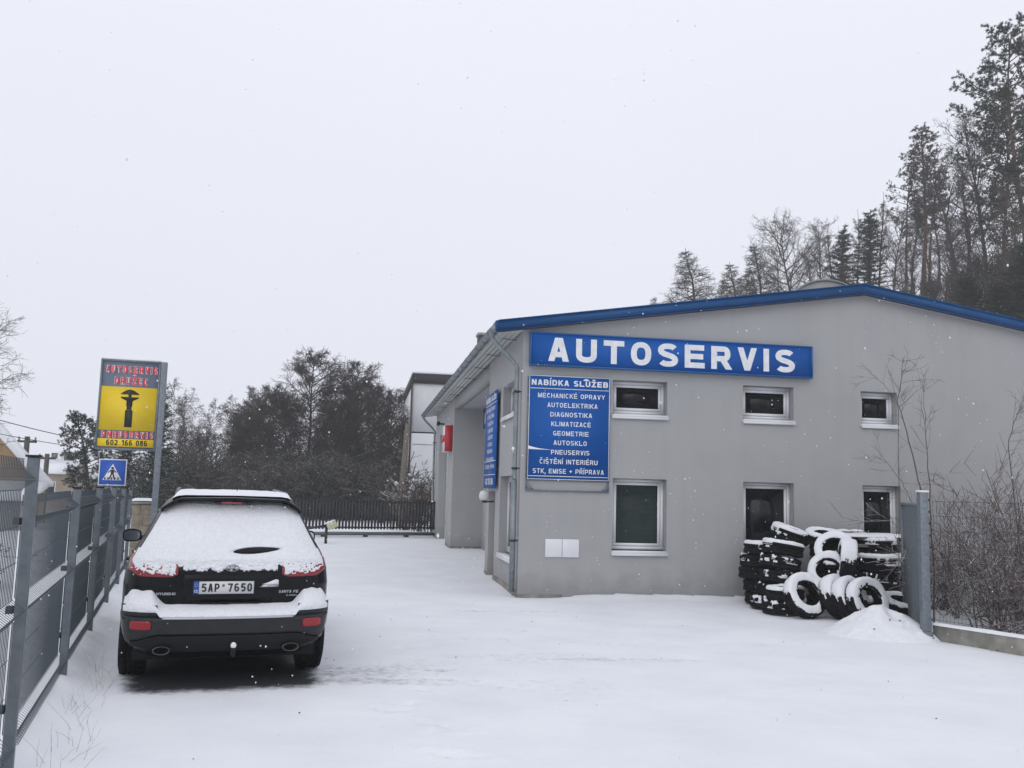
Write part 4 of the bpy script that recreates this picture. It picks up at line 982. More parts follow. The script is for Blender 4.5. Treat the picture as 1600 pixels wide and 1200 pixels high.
# spoiler
mb = MB(); n = 36; V = []
for i in range(n + 1):
    x = -.63 + 1.26 * i / n; t = abs(x) / .63; z = 1.606 - .014 * t - .095 * max(0, t - .72) ** 1.5 / (.28 ** 1.5); y = .34 + .20 * t ** 3; fw_ = .28 if t < .8 else .28 - .5 * (t - .8)
    V += [(x, y, z - .013), (x, y, z + .003), (x, y + .05, z + .013), (x, y + fw_, z + .018), (x, y + fw_, z - .025)]
mb.add(V, [(i * 5 + j, (i + 1) * 5 + j, (i + 1) * 5 + (j + 1) % 5, i * 5 + (j + 1) % 5) for i in range(n) for j in range(5)]); mb.build('spoiler', M['car_paint'], car, smooth=True)
MB().box(-.15, .07, .375, .40, 1.562, 1.578).build('brake_light', M['sticker'], car)
for x in (-.14, .14): MB().box(x - .02, x + .02, .36, .46, 1.555, 1.581).build('spoiler_bracket', M['black'], car)
MB().tube([(.035, .75, 1.62), (.035, .72, 1.66)], .02, 8).tube([(.035, .72, 1.65), (.035, .60, 1.80)], .004, 5).build('antenna', M['black'], car)
for s in (-1, 1):
    MB().tube([(s * .50, .70, 1.60), (s * .50, .78, 1.655), (s * .50, 2.2, 1.675), (s * .50, 2.35, 1.60)], .018, 8).build('roof_rail', M['galv_post'], car, smooth=True)
    # mirrors
    mb = MB(); P = []
    for yy, k in ((3.0, 1), (3.03, 1.06), (3.14, .9), (3.2, .5)):
        P.append([(s * (.985 + .098 * k * math.copysign(abs(math.cos(a)) ** .7, math.cos(a))), yy, 1.125 + .072 * k * math.copysign(abs(math.sin(a)) ** .7, math.sin(a))) for a in np.linspace(0, 2 * math.pi, 24, endpoint=False)])
    for q in P: mb.v.extend(q)
    for i in range(3):
        for j in range(24): mb.f.append((i * 24 + j, i * 24 + (j + 1) % 24, (i + 1) * 24 + (j + 1) % 24, (i + 1) * 24 + j))
    mb.f.append(tuple(range(72, 96))); mb.f.append(tuple(range(24)))
    mb.tube([(s * .84, 3.08, 1.09), (s * .92, 3.08, 1.10)], .03, 8)
    mr_ = mb.build('wing_mirror', M['car_paint'], car, smooth=False)
    MB().add([(s * (.985 + .085 * math.copysign(abs(math.cos(a)) ** .7, math.cos(a))), 2.997, 1.125 + .058 * math.copysign(abs(math.sin(a)) ** .7, math.sin(a))) for a in np.linspace(0, 2 * math.pi, 24, endpoint=False)], [tuple(range(24))]).build('mirror_glass', M['mirror'], mr_)
    hl = MB(); hl.box(s * .62, s * .80, 4.35, 4.47, .72, .86); hl.build('headlight', M['plate_white'], car)
MB().box(-.78, .78, .35, 4.2, .20, .42).build('underbody', M['car_under'], car); MB().tube([(-.7, .83, .33), (.7, .83, .33)], .05, 8).build('rear_axle', M['car_under'], car)
def lathe(mb, prof, n, axis='x', c=(0, 0, 0)):
    b = len(mb.v); k = len(prof)
    for i in range(n):
        a = 2 * math.pi * i / n; ca, sa = math.cos(a), math.sin(a)
        for (w_, r) in prof:
            mb.v.append((c[0] + w_, c[1] + r * ca, c[2] + r * sa) if axis == 'x' else (c[0] + r * ca, c[1] + r * sa, c[2] + w_))
    for i in range(n):
        i2 = (i + 1) % n
        for j in range(k - 1): mb.f.append((b + i * k + j, b + i2 * k + j, b + i2 * k + j + 1, b + i * k + j + 1))
    return mb
TP = lambda Rr, W_, rim: [(-W_ * .40, rim), (-W_ * .46, rim + .02), (-W_ * .50, (Rr + rim) / 2), (-W_ * .47, Rr - .035), (-W_ * .40, Rr - .010), (-W_ * .37, Rr - .002), (-W_ * .19, Rr), (-W_ * .185, Rr - .010), (-W_ * .14, Rr - .010), (-W_ * .135, Rr), (-.018, Rr), (-.015, Rr - .010), (.015, Rr - .010), (.018, Rr), (W_ * .135, Rr), (W_ * .14, Rr - .010), (W_ * .185, Rr - .010), (W_ * .19, Rr), (W_ * .37, Rr - .002), (W_ * .40, Rr - .010), (W_ * .47, Rr - .035), (W_ * .50, (Rr + rim) / 2), (W_ * .46, rim + .02), (W_ * .40, rim), (W_ * .36, rim - .004)]
def tread(mb, Rr, W_, n):
    """small lugs round the shoulders"""
    for i in range(n):
        a = 2 * math.pi * i / n
        for sg2 in (-1, 1):
            V = []
            for da in (-.3, .3):
                aa = a + da * 2 * math.pi / n + sg2 * .02
                for (w_, r) in ((W_ * .22 * sg2, Rr - .004), (W_ * .22 * sg2, Rr + .006), (W_ * .44 * sg2, Rr - .008), (W_ * .46 * sg2, Rr - .03)): V.append((w_, r * math.cos(aa), r * math.sin(aa)))
            mb.add(V, [(0, 1, 5, 4), (1, 2, 6, 5), (2, 3, 7, 6), (0, 3, 2, 1), (4, 5, 6, 7)])
for yw in (.83, 3.55):
    for s in (-1, 1):
        mb = MB(); lathe(mb, TP(.355, .235, .22), 48); tread(mb, .355, .235, 54)
        wh = mb.build('wheel', M['rubber'], car, smooth=False, loc=(s * .785, yw, .35))
        mb = MB(); lathe(mb, [(-.08, .218), (.085, .218), (.09, .21), (.02, .17), (.03, .05), (.035, .001)], 30); mb.build('rim', M['galv'], wh, smooth=True, rot=(0, 0, 0 if s > 0 else math.pi))
# snow lying on the rear: tailgate and window
def n3(x, y, z): return noise.noise(Vector((x, y, z)))
def tail_snow():
    nx, nz = 300, 190; mb = MB(); V = []
    for i in range(nx + 1):
        s = -1 + 2 * i / nx
        for j in range(nz + 1):
            z = .905 + (1.592 - .905) * j / nz; w_ = itp(ZW, z) * .985; x = s * w_
            t = .030 + .006 * n3(x * 3, z * 3, 1)
            # outline of the sheet of snow
            top = 1.582 - .24 * max(0, abs(x) - .40) + .008 * n3(x * 9, 0, 2); d = (top - z)
            edge = sst(-.01, .035, d)
            de = (itp(ZW, z) * (.955 if z > 1.16 else .975) - abs(x)); edge *= sst(-.004, .03, de)
            low = 1.065 + .012 * n3(x * 12, 3, 1)
            full = sst(low - .03, low + .02, z)
            hx, hz = (x - .215) / .245, (z - (1.152 + .012 * (x - .2) / .2)) / (.024 * (1 + .5 * math.cos((x - .1) * 6)))
            hole = sst(.7, 1.05, math.sqrt(hx * hx + hz * hz))
            cl = n3(x * 30, z * 40, 4) * .6 + n3(x * 60, z * 75, 7) * .5
            lim = .965 if abs(x) < .40 else (.925 + .05 * sst(.70, .86, abs(x)))
            if .40 <= abs(x) < .46: lim = 1.0
            dens = sst(lim - .02, lim + .05, z + .018 * n3(x * 14, z * 10, 9)) * (.97 - .22 * sst(.45, .8, abs(x)) * (1 - sst(1.0, 1.06, z)))
            clump = sst(.30, .75, dens + cl * .62) * dens
            th = t * max(full, 0) * hole + (1 - full) * clump * (.014 + .020 * max(0, cl + .3))
            th = th * edge
            th += .0040 * n3(x * 55, z * 55, 2) * full * hole * edge
            V.append((x, yrear(x, z) - (th - .006 if th > .0035 else -.012), z))
    k = nz + 1
    mb.add(V, [(i * k + j, (i + 1) * k + j, (i + 1) * k + j + 1, i * k + j + 1) for i in range(nx) for j in range(nz)])
    mb.build('tailgate_snow', M['snow_rough'], car, smooth=True)
tail_snow()
def ledge_snow():
    nx, nz = 220, 34; mb = MB(); V = []
    for i in range(nx + 1):
        x = -.868 + 1.736 * i / nx; ax = abs(x)
        zt = .700 + .008 * n3(x * 5, 0, 3) + .115 * sst(.52, .66, ax) - .07 * sst(.80, .87, ax) + .012 * n3(x * 16, 1, 3) * sst(.5, .6, ax)
        zb = .600 + .042 * sst(.555, .60, ax); 
        for j in range(nz + 1):
            t = j / nz; z = zb + (zt - zb) * t
            y_low = yrear(x, .60) - .022; y_top = yrear(x, max(zt, .7)) + .012
            bulge = math.sin(math.pi * min(1, t * 1.0)) * (.020 + .03 * sst(.52, .66, ax))
            y = y_low + (y_top - y_low) * t ** 1.5 - bulge * .8 + .006 * n3(x * 20, z * 20, 5) + .004 * n3(x * 50, z * 50, 5)
            V.append((x, y, z))
        V.append((x, yrear(x, .6) + .15, zb)) if False else None
    k = nz + 1
    mb.add(V, [(i * k + j, (i + 1) * k + j, (i + 1) * k + j + 1, i * k + j + 1) for i in range(nx) for j in range(nz)])
    mb.build('bumper_snow', M['snow_rough'], car, smooth=True)
ledge_snow()
def roof_snow():
    mb = MB(); nx, ny = 60, 60; V = []
    for i in range(nx + 1):
        for j in range(ny + 1):
            s = -1 + 2 * i / nx; y = .50 + (2.25 - .50) * j / ny; w_ = .545; x = s * w_
            zr = float(np.interp(abs(x), [0, .42, .50, .555, .60], [1.637, 1.635, 1.625, 1.60, 1.55]))
            e = sst(0, .12, 1 - abs(s)) * sst(0, .08, y - .48) * sst(0, .2, 2.28 - y)
            V.append((x, y, zr - .012 + e * (.048 + .010 * n3(x * 3, y * 3, 0) + .004 * n3(x * 15, y * 15, 0))))
    k = ny + 1; mb.add(V, [(i * k + j, (i + 1) * k + j, (i + 1) * k + j + 1, i * k + j + 1) for i in range(nx) for j in range(ny)]); mb.build('roof_snow', M['snow'], car, smooth=True)
    mb = MB(); V = []; nx, ny = 40, 50   # bonnet and windscreen
    for i in range(nx + 1):
        for j in range(ny + 1):
            s = -1 + 2 * i / nx; y = 2.3 + 2.2 * j / ny
            zz = float(np.interp(y, [2.3, 2.6, 2.9, 3.28, 3.45, 3.55, 4.15, 4.45, 4.55], [1.56, 1.45, 1.30, 1.12, 1.06, 1.03, .96, .88, .80])); w_ = itp(ZW, zz) * .9; x = s * w_
            V.append((x, y - .35 * abs(s) ** 2.6 * sst(2.3, 2.8, y), zz + .03 * sst(0, .15, 1 - abs(s)) + .006 * n3(x * 5, y * 5, 0)))
    k = ny + 1; mb.add(V, [(i * k + j, (i + 1) * k + j, (i + 1) * k + j + 1, i * k + j + 1) for i in range(nx) for j in range(ny)]); mb.build('bonnet_snow', M['snow'], car, smooth=True)
roof_snow()

# ------------------------------------------------------------------ heap of tyres
def tyre_mesh(Rr, W_, seed):
    mb = MB(); lathe(mb, TP(Rr, W_, Rr * .60), 40); tread(mb, Rr, W_, 44)
    m = mesh_from('tyre', mb.v, mb.f); m.materials.append(M['rubber']); return m
TM = {}
def tmesh(Rr, W_):
    if (Rr, W_) not in TM: TM[(Rr, W_)] = tyre_mesh(Rr, W_, 1)
    return TM[(Rr, W_)]
S_ = lambda zx, zy: (1140 + zx / 5.16, 780 + zy / 5.16)
TY = []
JT = random.Random(77)
def flat(px, Y, z, lab, R_=.31, W_=.195, tilt=(0, 0), dx=0):
    p = at(px, 900, Y); dx += JT.uniform(-.045, .045); tilt = (tilt[0] + JT.uniform(-.03, .03), tilt[1] + JT.uniform(-.02, .02)); R_ = R_ + JT.choice((-.02, 0, .012)) if R_ < .35 else R_; TY.append((np.array([p[0] + dx, p[1], z]), np.array([tilt[0], tilt[1], 1.]), R_, W_, lab))
def lean(zx, zy, Y, n_, lab, R_=.31, W_=.195, z=None):
    p = at(*S_(zx, zy), Y); p = p.copy()
    if z is not None: p[2] = z
    TY.append((p, np.array(n_, float), R_, W_, lab))
ordn = ['bottom', 'second from the bottom', 'third', 'fourth', 'fifth', 'sixth']
for k, (px, dz) in enumerate(((1189, 0), (1191, 0), (1187, 0), (1188, 0), (1192, 0))):
    flat(px, 15.28, .10 + k * .198, f'black tyre lying flat, {ordn[k]} tyre of the leftmost stack by the wall' if k < 4 else 'black snow-topped tyre on top of the leftmost stack by the wall', tilt=(.02 * (-1) ** k, .03))
for k, (px, z, t) in enumerate(((1206, .10, .0), (1211, .30, .02), (1217, .50, .05), (1223, .71, .14), (1226, .93, .17))):
    flat(px, 14.72, z, f'black tyre in the leaning stack left of the middle, {ordn[k]} one' if k < 4 else 'black snow-edged tyre topping the leaning stack left of the middle', tilt=(t, -.02 + .02 * k), W_=.20)
lean(490, 325, 15.2, (.30, -.14, 1), 'snowy tyre tipped to the right behind the leaning stack, highest on the left', z=1.14)
for k in range(6):
    flat(1291 + (-1) ** k, 15.05, .10 + k * .198, f'black tyre in the tall middle stack, {ordn[k]} one from the ground' if k < 5 else 'topmost tyre of the tall middle stack, ring of snow facing the yard', tilt=(0, 0) if k < 5 else (.02, -.22), dx=.01 * k)
for k in range(3):
    flat(1376, 15.05, .145 + k * .285, ('wide black off-road tyre at the bottom of the right stack', 'wide black off-road tyre in the middle of the right stack', 'wide black off-road tyre with a flat snow layer, third in the right stack')[k], R_=.375, W_=.28, tilt=(0, .02))
flat(1370, 15.38, 1.02, 'narrow snow-covered tyre lying on top of the right stack', R_=.33, W_=.17)
lean(850, 425, 14.45, (-.55, -.95, .72), 'upper of two snow-ringed tyres leaning on the middle stack')
lean(800, 592, 14.25, (-.60, -.85, .62), 'lower of two snow-ringed tyres leaning on the middle stack')
lean(948, 505, 14.05, (.96, -.25, -.10), 'upright tyre showing its tread with a snow hood, right of the leaning rings', R_=.32, W_=.24)
lean(900, 700, 14.3, (.2, -.3, .9), 'black tyre buried in the middle of the heap below the upright tyre', z=.30)
lean(1010, 790, 14.3, (-.1, .1, 1), 'black tyre lying under the right side of the heap', z=.12)
lean(610, 762, 13.75, (.30, -.85, .42), 'snow-ringed tyre leaning at the left front of the heap', R_=.325, z=.30)
lean(870, 815, 13.75, (.55, -.70, .34), 'rearmost tyre of the leaning front row', z=.30)
lean(975, 815, 13.55, (.50, -.75, .34), 'middle tyre of the leaning front row', z=.29)
lean(1112, 835, 13.35, (.34, -.86, .30), 'foremost tyre of the leaning row, behind the snow pile', R_=.325, z=.285)
for k in range(2):
    flat(1226, 14.12, .09 + k * .20, ('lower of two small tyres lying flat at the front left of the heap', 'upper of two small tyres lying flat at the front left of the heap')[k], R_=.30, W_=.185)
lean(1390, 850, 13.95, (.10, -.28, 1), 'snowy tyre lying flat at the right end of the heap by the metal sheet', z=.17)
tyres = []; AV, AF = [], []
for (p, nrm, R_, W_, lab) in TY:
    nrm = nrm / np.linalg.norm(nrm); o = bpy.data.objects.new('tyre', tmesh(R_, W_)); COL.objects.link(o)
    q = Vector((1, 0, 0)).rotation_difference(Vector(nrm)); o.rotation_mode = 'QUATERNION'; o.rotation_quaternion = q; o.location = Vector(p)
    pset(o, label=lab, cat='tyre', group='old tyres heaped by the wall'); tyres.append(o)
    mw = Matrix.Translation(Vector(p)) @ q.to_matrix().to_4x4(); o['_r'] = 0; del o['_r']
    b = len(AV); AV += [tuple(mw @ v.co) for v in o.data.vertices]; AF += [tuple(i + b for i in f.vertices) for f in o.data.polygons]
bvh = BVHTree.FromPolygons(AV, AF)
for o, (p, nrm, R_, W_, lab) in zip(tyres, TY):
    mw = Matrix.Translation(Vector(p)) @ o.rotation_quaternion.to_matrix().to_4x4(); rot = mw.to_3x3(); inv = mw.inverted()
    n = 90; prof = []
    hw2, rim = W_ / 2, R_ * .60
    keys = [(-hw2 * .80, rim), (-hw2 * .95, rim + .02), (-hw2, (R_ + rim) / 2), (-hw2 * .95, R_ - .03), (-hw2 * .8, R_ - .006), (0, R_ + .004), (hw2 * .8, R_ - .006), (hw2 * .95, R_ - .03), (hw2, (R_ + rim) / 2), (hw2 * .95, rim + .02), (hw2 * .80, rim)]
    for a, b in zip(keys, keys[1:]):
        m_ = 3
        prof += [(a[0] + (b[0] - a[0]) * i / m_, a[1] + (b[1] - a[1]) * i / m_) for i in range(m_)]
    prof.append(keys[-1]); k = len(prof); V = []; keep = []
    for i in range(n):
        a = 2 * math.pi * i / n
        for j, (w_, r) in enumerate(prof):
            c_ = Vector((w_, r * math.cos(a), r * math.sin(a)))
            pa, pb = prof[max(0, j - 1)], prof[min(k - 1, j + 1)]; tx, tr = pb[0] - pa[0], pb[1] - pa[1]; L_ = math.hypot(tx, tr) or 1
            nl = Vector((-tr / L_, tx / L_ * math.cos(a), tx / L_ * math.sin(a)))
            wn = rot @ nl; wp = mw @ c_
            nz_ = wn.z
            hit = bvh.ray_cast(wp + wn * .03 + Vector((0, 0, .015)), Vector((0, 0, 1)), .9)[0]
            nn = noise.noise(wp * 9) * .5 + noise.noise(wp * 25) * .35
            am = sst(.12, .60, nz_ + nn * .30)
            if wn.y < -.5 and nz_ > 0.02: am = max(am, .55 * sst(.1, .4, nz_ + nn * .5))
            cd = Vector(p) - wp; cd.z = 0
            if hit is None and abs(nrm[2]) > .75 and cd.length > .05:
                if bvh.ray_cast(wp + cd.normalized() * .075 + Vector((0, 0, .035)), Vector((0, 0, 1)), .5)[0] is not None: am *= .8 * sst(.18, .42, nn + .12 * math.sin(7 * p[0] + 40 * p[2]))
            if hit is not None: am *= .0
            th = am * (.023 + .014 * nn)
            d = wn * .45 + Vector((0, 0, .75)) * max(0, nz_); 
            V.append(tuple(inv @ (wp + d * th + wn * (.004 if am > .04 else -.012)))); keep.append(am > .0)
    F = []
    for i in range(n):
        i2 = (i + 1) % n
        for j in range(k - 1):
            q = (i * k + j, i * k + j + 1, i2 * k + j + 1, i2 * k + j)
            if any(keep[t] for t in q): F.append(q)
    if len(F) > 20:
        mb = MB(); mb.v = V; mb.f = F; s_ = mb.build('snow_cap', M['snow'], o, smooth=True)

# pallets stacked behind the tyres
def pallet():
    o = empty('pallet', (0, 0, 0), 0, cat='pallet', group='wooden pallets stacked behind the tyres')
    b0 = MB().box(-.6, .6, -.05, .05, .122, .144).build('board', M['pallet'], o)
    for i, y in enumerate((-.35, -.175, 0, .175, .35)):
        b = b0 if i == 0 else b0.copy()
        if i: COL.objects.link(b)
        b.location = (0, y, 0)
    for y in (-.35, 0, .35):
        b = b0.copy(); COL.objects.link(b); b.location = (0, y, -.122)
    c0 = MB().box(-.07, .07, -.05, .05, .0225, .1215).build('block', M['pallet'], o); first = True
    for x in (-.53, 0, .53):
        for y in (-.35, 0, .35):
            b = c0 if first else c0.copy()
            if not first: COL.objects.link(b)
            first = False; b.location = (x, y, 0)
    return o
pp = at(1352, 900, 15.6); pal = []
pl0 = pallet()
for k in range(8):
    q = pl0 if k == 0 else copy_tree(pl0)
    q.location = (pp[0] + .02 * (-1) ** k, pp[1] + .01 * (k % 3), -.03 + k * .146); q.rotation_euler = (0, 0, YB + .015 * (-1) ** (k // 2)); pal.append(q)
    q['label'] = 'topmost wooden pallet behind the tyres with a thick snow layer' if k == 7 else f'weathered wooden pallet in the stack behind the tyres, {["lowest", "second", "third", "fourth", "fifth", "sixth", "next to topmost"][k]} one from the ground'
mb = MB(); n = 30
V = []
for i in range(n + 1):
    for j in range(9):
        x, y = -.61 + 1.22 * i / n, -.41 + .82 * j / 8; e = sst(0, .04, .61 - abs(x)) * sst(0, .05, .41 - abs(y)); V.append((x, y, .144 + e * (.042 + .02 * n3(x * 4, y * 4, 3))))
mb.add(V, [(i * 9 + j, (i + 1) * 9 + j, (i + 1) * 9 + j + 1, i * 9 + j + 1) for i in range(n) for j in range(8)]); mb.build('snow_cap', M['snow'], pal[-1], smooth=True)
p = at(1318, 900, 15.9)
bb = empty('timber_bundle', (p[0], p[1], 1.15), YB + .05, label='short snow-topped timbers lying on the back left of the pallet stack', cat='timber')
for i in range(3):
    x = -.38 + i * .26; MB().box(x, x + .24, -.10, .10, 0, .05).build('timber', M['pallet'], bb)
    mb = MB(); V = []
    for a in range(9):
        for c in range(5): V.append((x + .24 * a / 8, -.10 + .2 * c / 4, .05 + .035 * (math.sin(math.pi * a / 8) * math.sin(math.pi * c / 4)) ** .4))
    mb.add(V, [(a * 5 + c, (a + 1) * 5 + c, (a + 1) * 5 + c + 1, a * 5 + c + 1) for a in range(8) for c in range(4)]); mb.build('snow_cap', M['snow'], bb, smooth=True)

# snow pile
p = np.array([4.93, 12.15]); sp_ = empty('snow_pile', (p[0], p[1], 0), 0, label='pointed pile of shovelled snow in front of the tyres', cat='snow pile')
mb = MB(); n = 60; V = []
for i in range(n + 1):
    for j in range(n + 1):
        x, y = -.85 + 1.7 * i / n, -.75 + 1.5 * j / n; r = math.hypot(x / .82, y / .72)
        h = .40 * max(0, 1 - r) ** 1.05 + .05 * math.exp(-(x * x + y * y) * 30) * 0
        V.append((x, y, h * (1 + .34 * fbm(x, y, 2.6, 2)) + .022 * fbm(x, y, 8, 4) * sst(1, .8, r) - .03 * sst(.9, 1.0, r)))
mb.add(V, [(i * (n + 1) + j, (i + 1) * (n + 1) + j, (i + 1) * (n + 1) + j + 1, i * (n + 1) + j + 1) for i in range(n) for j in range(n)])
mb.build('heap', M['snow_rough'], sp_, smooth=True)
def blob(mb, c, r, rg):
    V = [Vector((rg.gauss(0, 1), rg.gauss(0, 1), rg.gauss(0, 1))).normalized() * r * rg.uniform(.7, 1.2) for _ in range(1)]
    base = [(1, 0, 0), (-1, 0, 0), (0, 1, 0), (0, -1, 0), (0, 0, 1), (0, 0, -1)]
    mb.add([(c[0] + b[0] * r * rg.uniform(.6, 1.3), c[1] + b[1] * r * rg.uniform(.6, 1.3), c[2] + b[2] * r * rg.uniform(.5, 1.)) for b in base], [(0, 2, 4), (2, 1, 4), (1, 3, 4), (3, 0, 4), (2, 0, 5), (1, 2, 5), (3, 1, 5), (0, 3, 5)])
rg = random.Random(7); 
for x, y in ((-.03, -.30), (.10, -.30), (-.28, -.42), (.42, -.52)):
    mb = MB(); r = math.hypot(x / .82, y / .72); blob(mb, (x, y, .40 * max(0, 1 - r) ** 1.05 + .005), .017, rg); mb.build('clod', M['dirt'], sp_)
mb = MB()
for k in range(90):
    x, y = rg.uniform(-2.5, 6), rg.uniform(5, 15.0); blob(mb, (x, y, .004), rg.uniform(.003, .009), rg)
mb.build('grit', M['dirt'], kind='stuff')

# ------------------------------------------------------------------ right hand gate post, sheet, plinth, wire fence
rp = empty('metal_sheet_fence', (5.30, 11.72, 0), 0, label='galvanised post with corrugated metal sheet beside the tyres', cat='fence')
bevel(MB().box(-.052, .052, -.052, .052, .0, 1.86).build('post', M['galv'], rp), .006); bevel(MB().box(-.066, .066, -.066, .066, -.2, .12).build('post_foot', M['galv'], rp), .01)
MB().box(-.06, .06, -.06, .06, 1.86, 1.885).build('snow_cap', M['snow'], rp)
for i in range(11): MB().box(.061, .085, -.012, .012, .25 + i * .15, .28 + i * .15).build('wire_clip', M['steel_dark'], rp)
dx, dy = 6.08 - 5.30, 14.1 - 11.72; L_ = math.hypot(dx, dy); an = math.atan2(dy, dx)
q = MB(); P = []; nn_ = 34
for i in range(nn_ * 4 + 1):
    t = i / (nn_ * 4); ph = (i % 4); P.append((.10 + t * (L_ - .1), (.0, .018, .018, .0)[ph]))
for (a, b), (c, d) in zip(P, P[1:]): q.quad((a, b, .02), (c, d, .02), (c, d, 1.70), (a, b, 1.70)); 
sh = q.build('corrugated_sheet', M['galv_post'], rp, rot=(0, 0, an))
MB().tube([(.08, .03, 1.70), (L_, .03, 1.70)], .02, 6).build('top_rail', M['galv'], rp, rot=(0, 0, an)); MB().tube([(L_, .02, -.1), (L_, .02, 1.72)], .03, 8).build('back_post', M['galv'], rp, rot=(0, 0, an))
mb = MB()
for i in range(20): mb.add([(.1 + L_ * i / 20, .01, 1.715), (.1 + L_ * (i + 1) / 20 - .02, .01, 1.715), (.1 + L_ * (i + .5) / 20, .03, 1.745)], [(0, 1, 2)])
mb.build('snow_strip', M['snow'], rp, rot=(0, 0, an))
wf = empty('wire_fence', (5.42, 11.80, 0), math.atan2(-.99, .62), label='thin wire fence on a low mossy concrete plinth at the right edge', cat='fence')
for i in range(3):
    MB().box(.04 + i * 2.5, 2.5 + i * 2.5, -.05, .05, -.25, .20).build('plinth', M['concrete'], wf)
    mb = MB(); m_ = 40; V = []
    for k in range(m_ + 1):
        x = .04 + i * 2.5 + 2.46 * k / m_; h = .235 + .012 * fbm(x, 0, 2, 1); V += [(x, -.055, .195), (x, -.05, h - .012), (x, 0, h), (x, .05, h - .01), (x, .055, .195)]
    mb.add(V, [(k * 5 + j, (k + 1) * 5 + j, (k + 1) * 5 + j + 1, k * 5 + j + 1) for k in range(m_) for j in range(4)]); mb.build('snow_strip', M['snow'], wf, smooth=True)
    bevel(MB().box(2.47 + i * 2.5, 2.53 + i * 2.5, -.03, .03, -.2, 1.8).build('post', M['galv_post'], wf), .004)
    mb = MB()
    for k in range(49): mb.tube([(.05 + i * 2.5 + k * .05, .0, .24), (.05 + i * 2.5 + k * .05, 0, 1.75)], .0018, 3, cap=False)
    for k in range(9): mb.tube([(.04 + i * 2.5, .0, .26 + k * .186), (2.5 + i * 2.5, 0, .26 + k * .186)], .003, 3, cap=False)
    mb.build('mesh_panel', M['wire'], wf, kind='stuff')

# ------------------------------------------------------------------ vegetation
def perp(d, az):
    a = np.array([0, 0, 1.]) if abs(d[2]) < .9 else np.array([1., 0, 0])
    e1 = np.cross(d, a); e1 /= np.linalg.norm(e1); e2 = np.cross(d, e1); return e1 * math.cos(az) + e2 * math.sin(az)
def limb(mb, p, d, L, r0, r1, n, k, rg, up=0., wob=.12):
    P = [p]; d = d / np.linalg.norm(d); D = [d]
    for i in range(n):
        d = d + np.array([rg.gauss(0, wob), rg.gauss(0, wob), rg.gauss(0, wob) + up]); d /= np.linalg.norm(d)
        P.append(P[-1] + d * L / n); D.append(d)
    mb.tube(P, [r0 + (r1 - r0) * i / n for i in range(n + 1)], k, cap=False)
    return P, D
def along(P, D, t):
    x = t * (len(P) - 1); i = min(int(x), len(P) - 2); f = x - i; return P[i] + (P[i + 1] - P[i]) * f, D[i + 1]
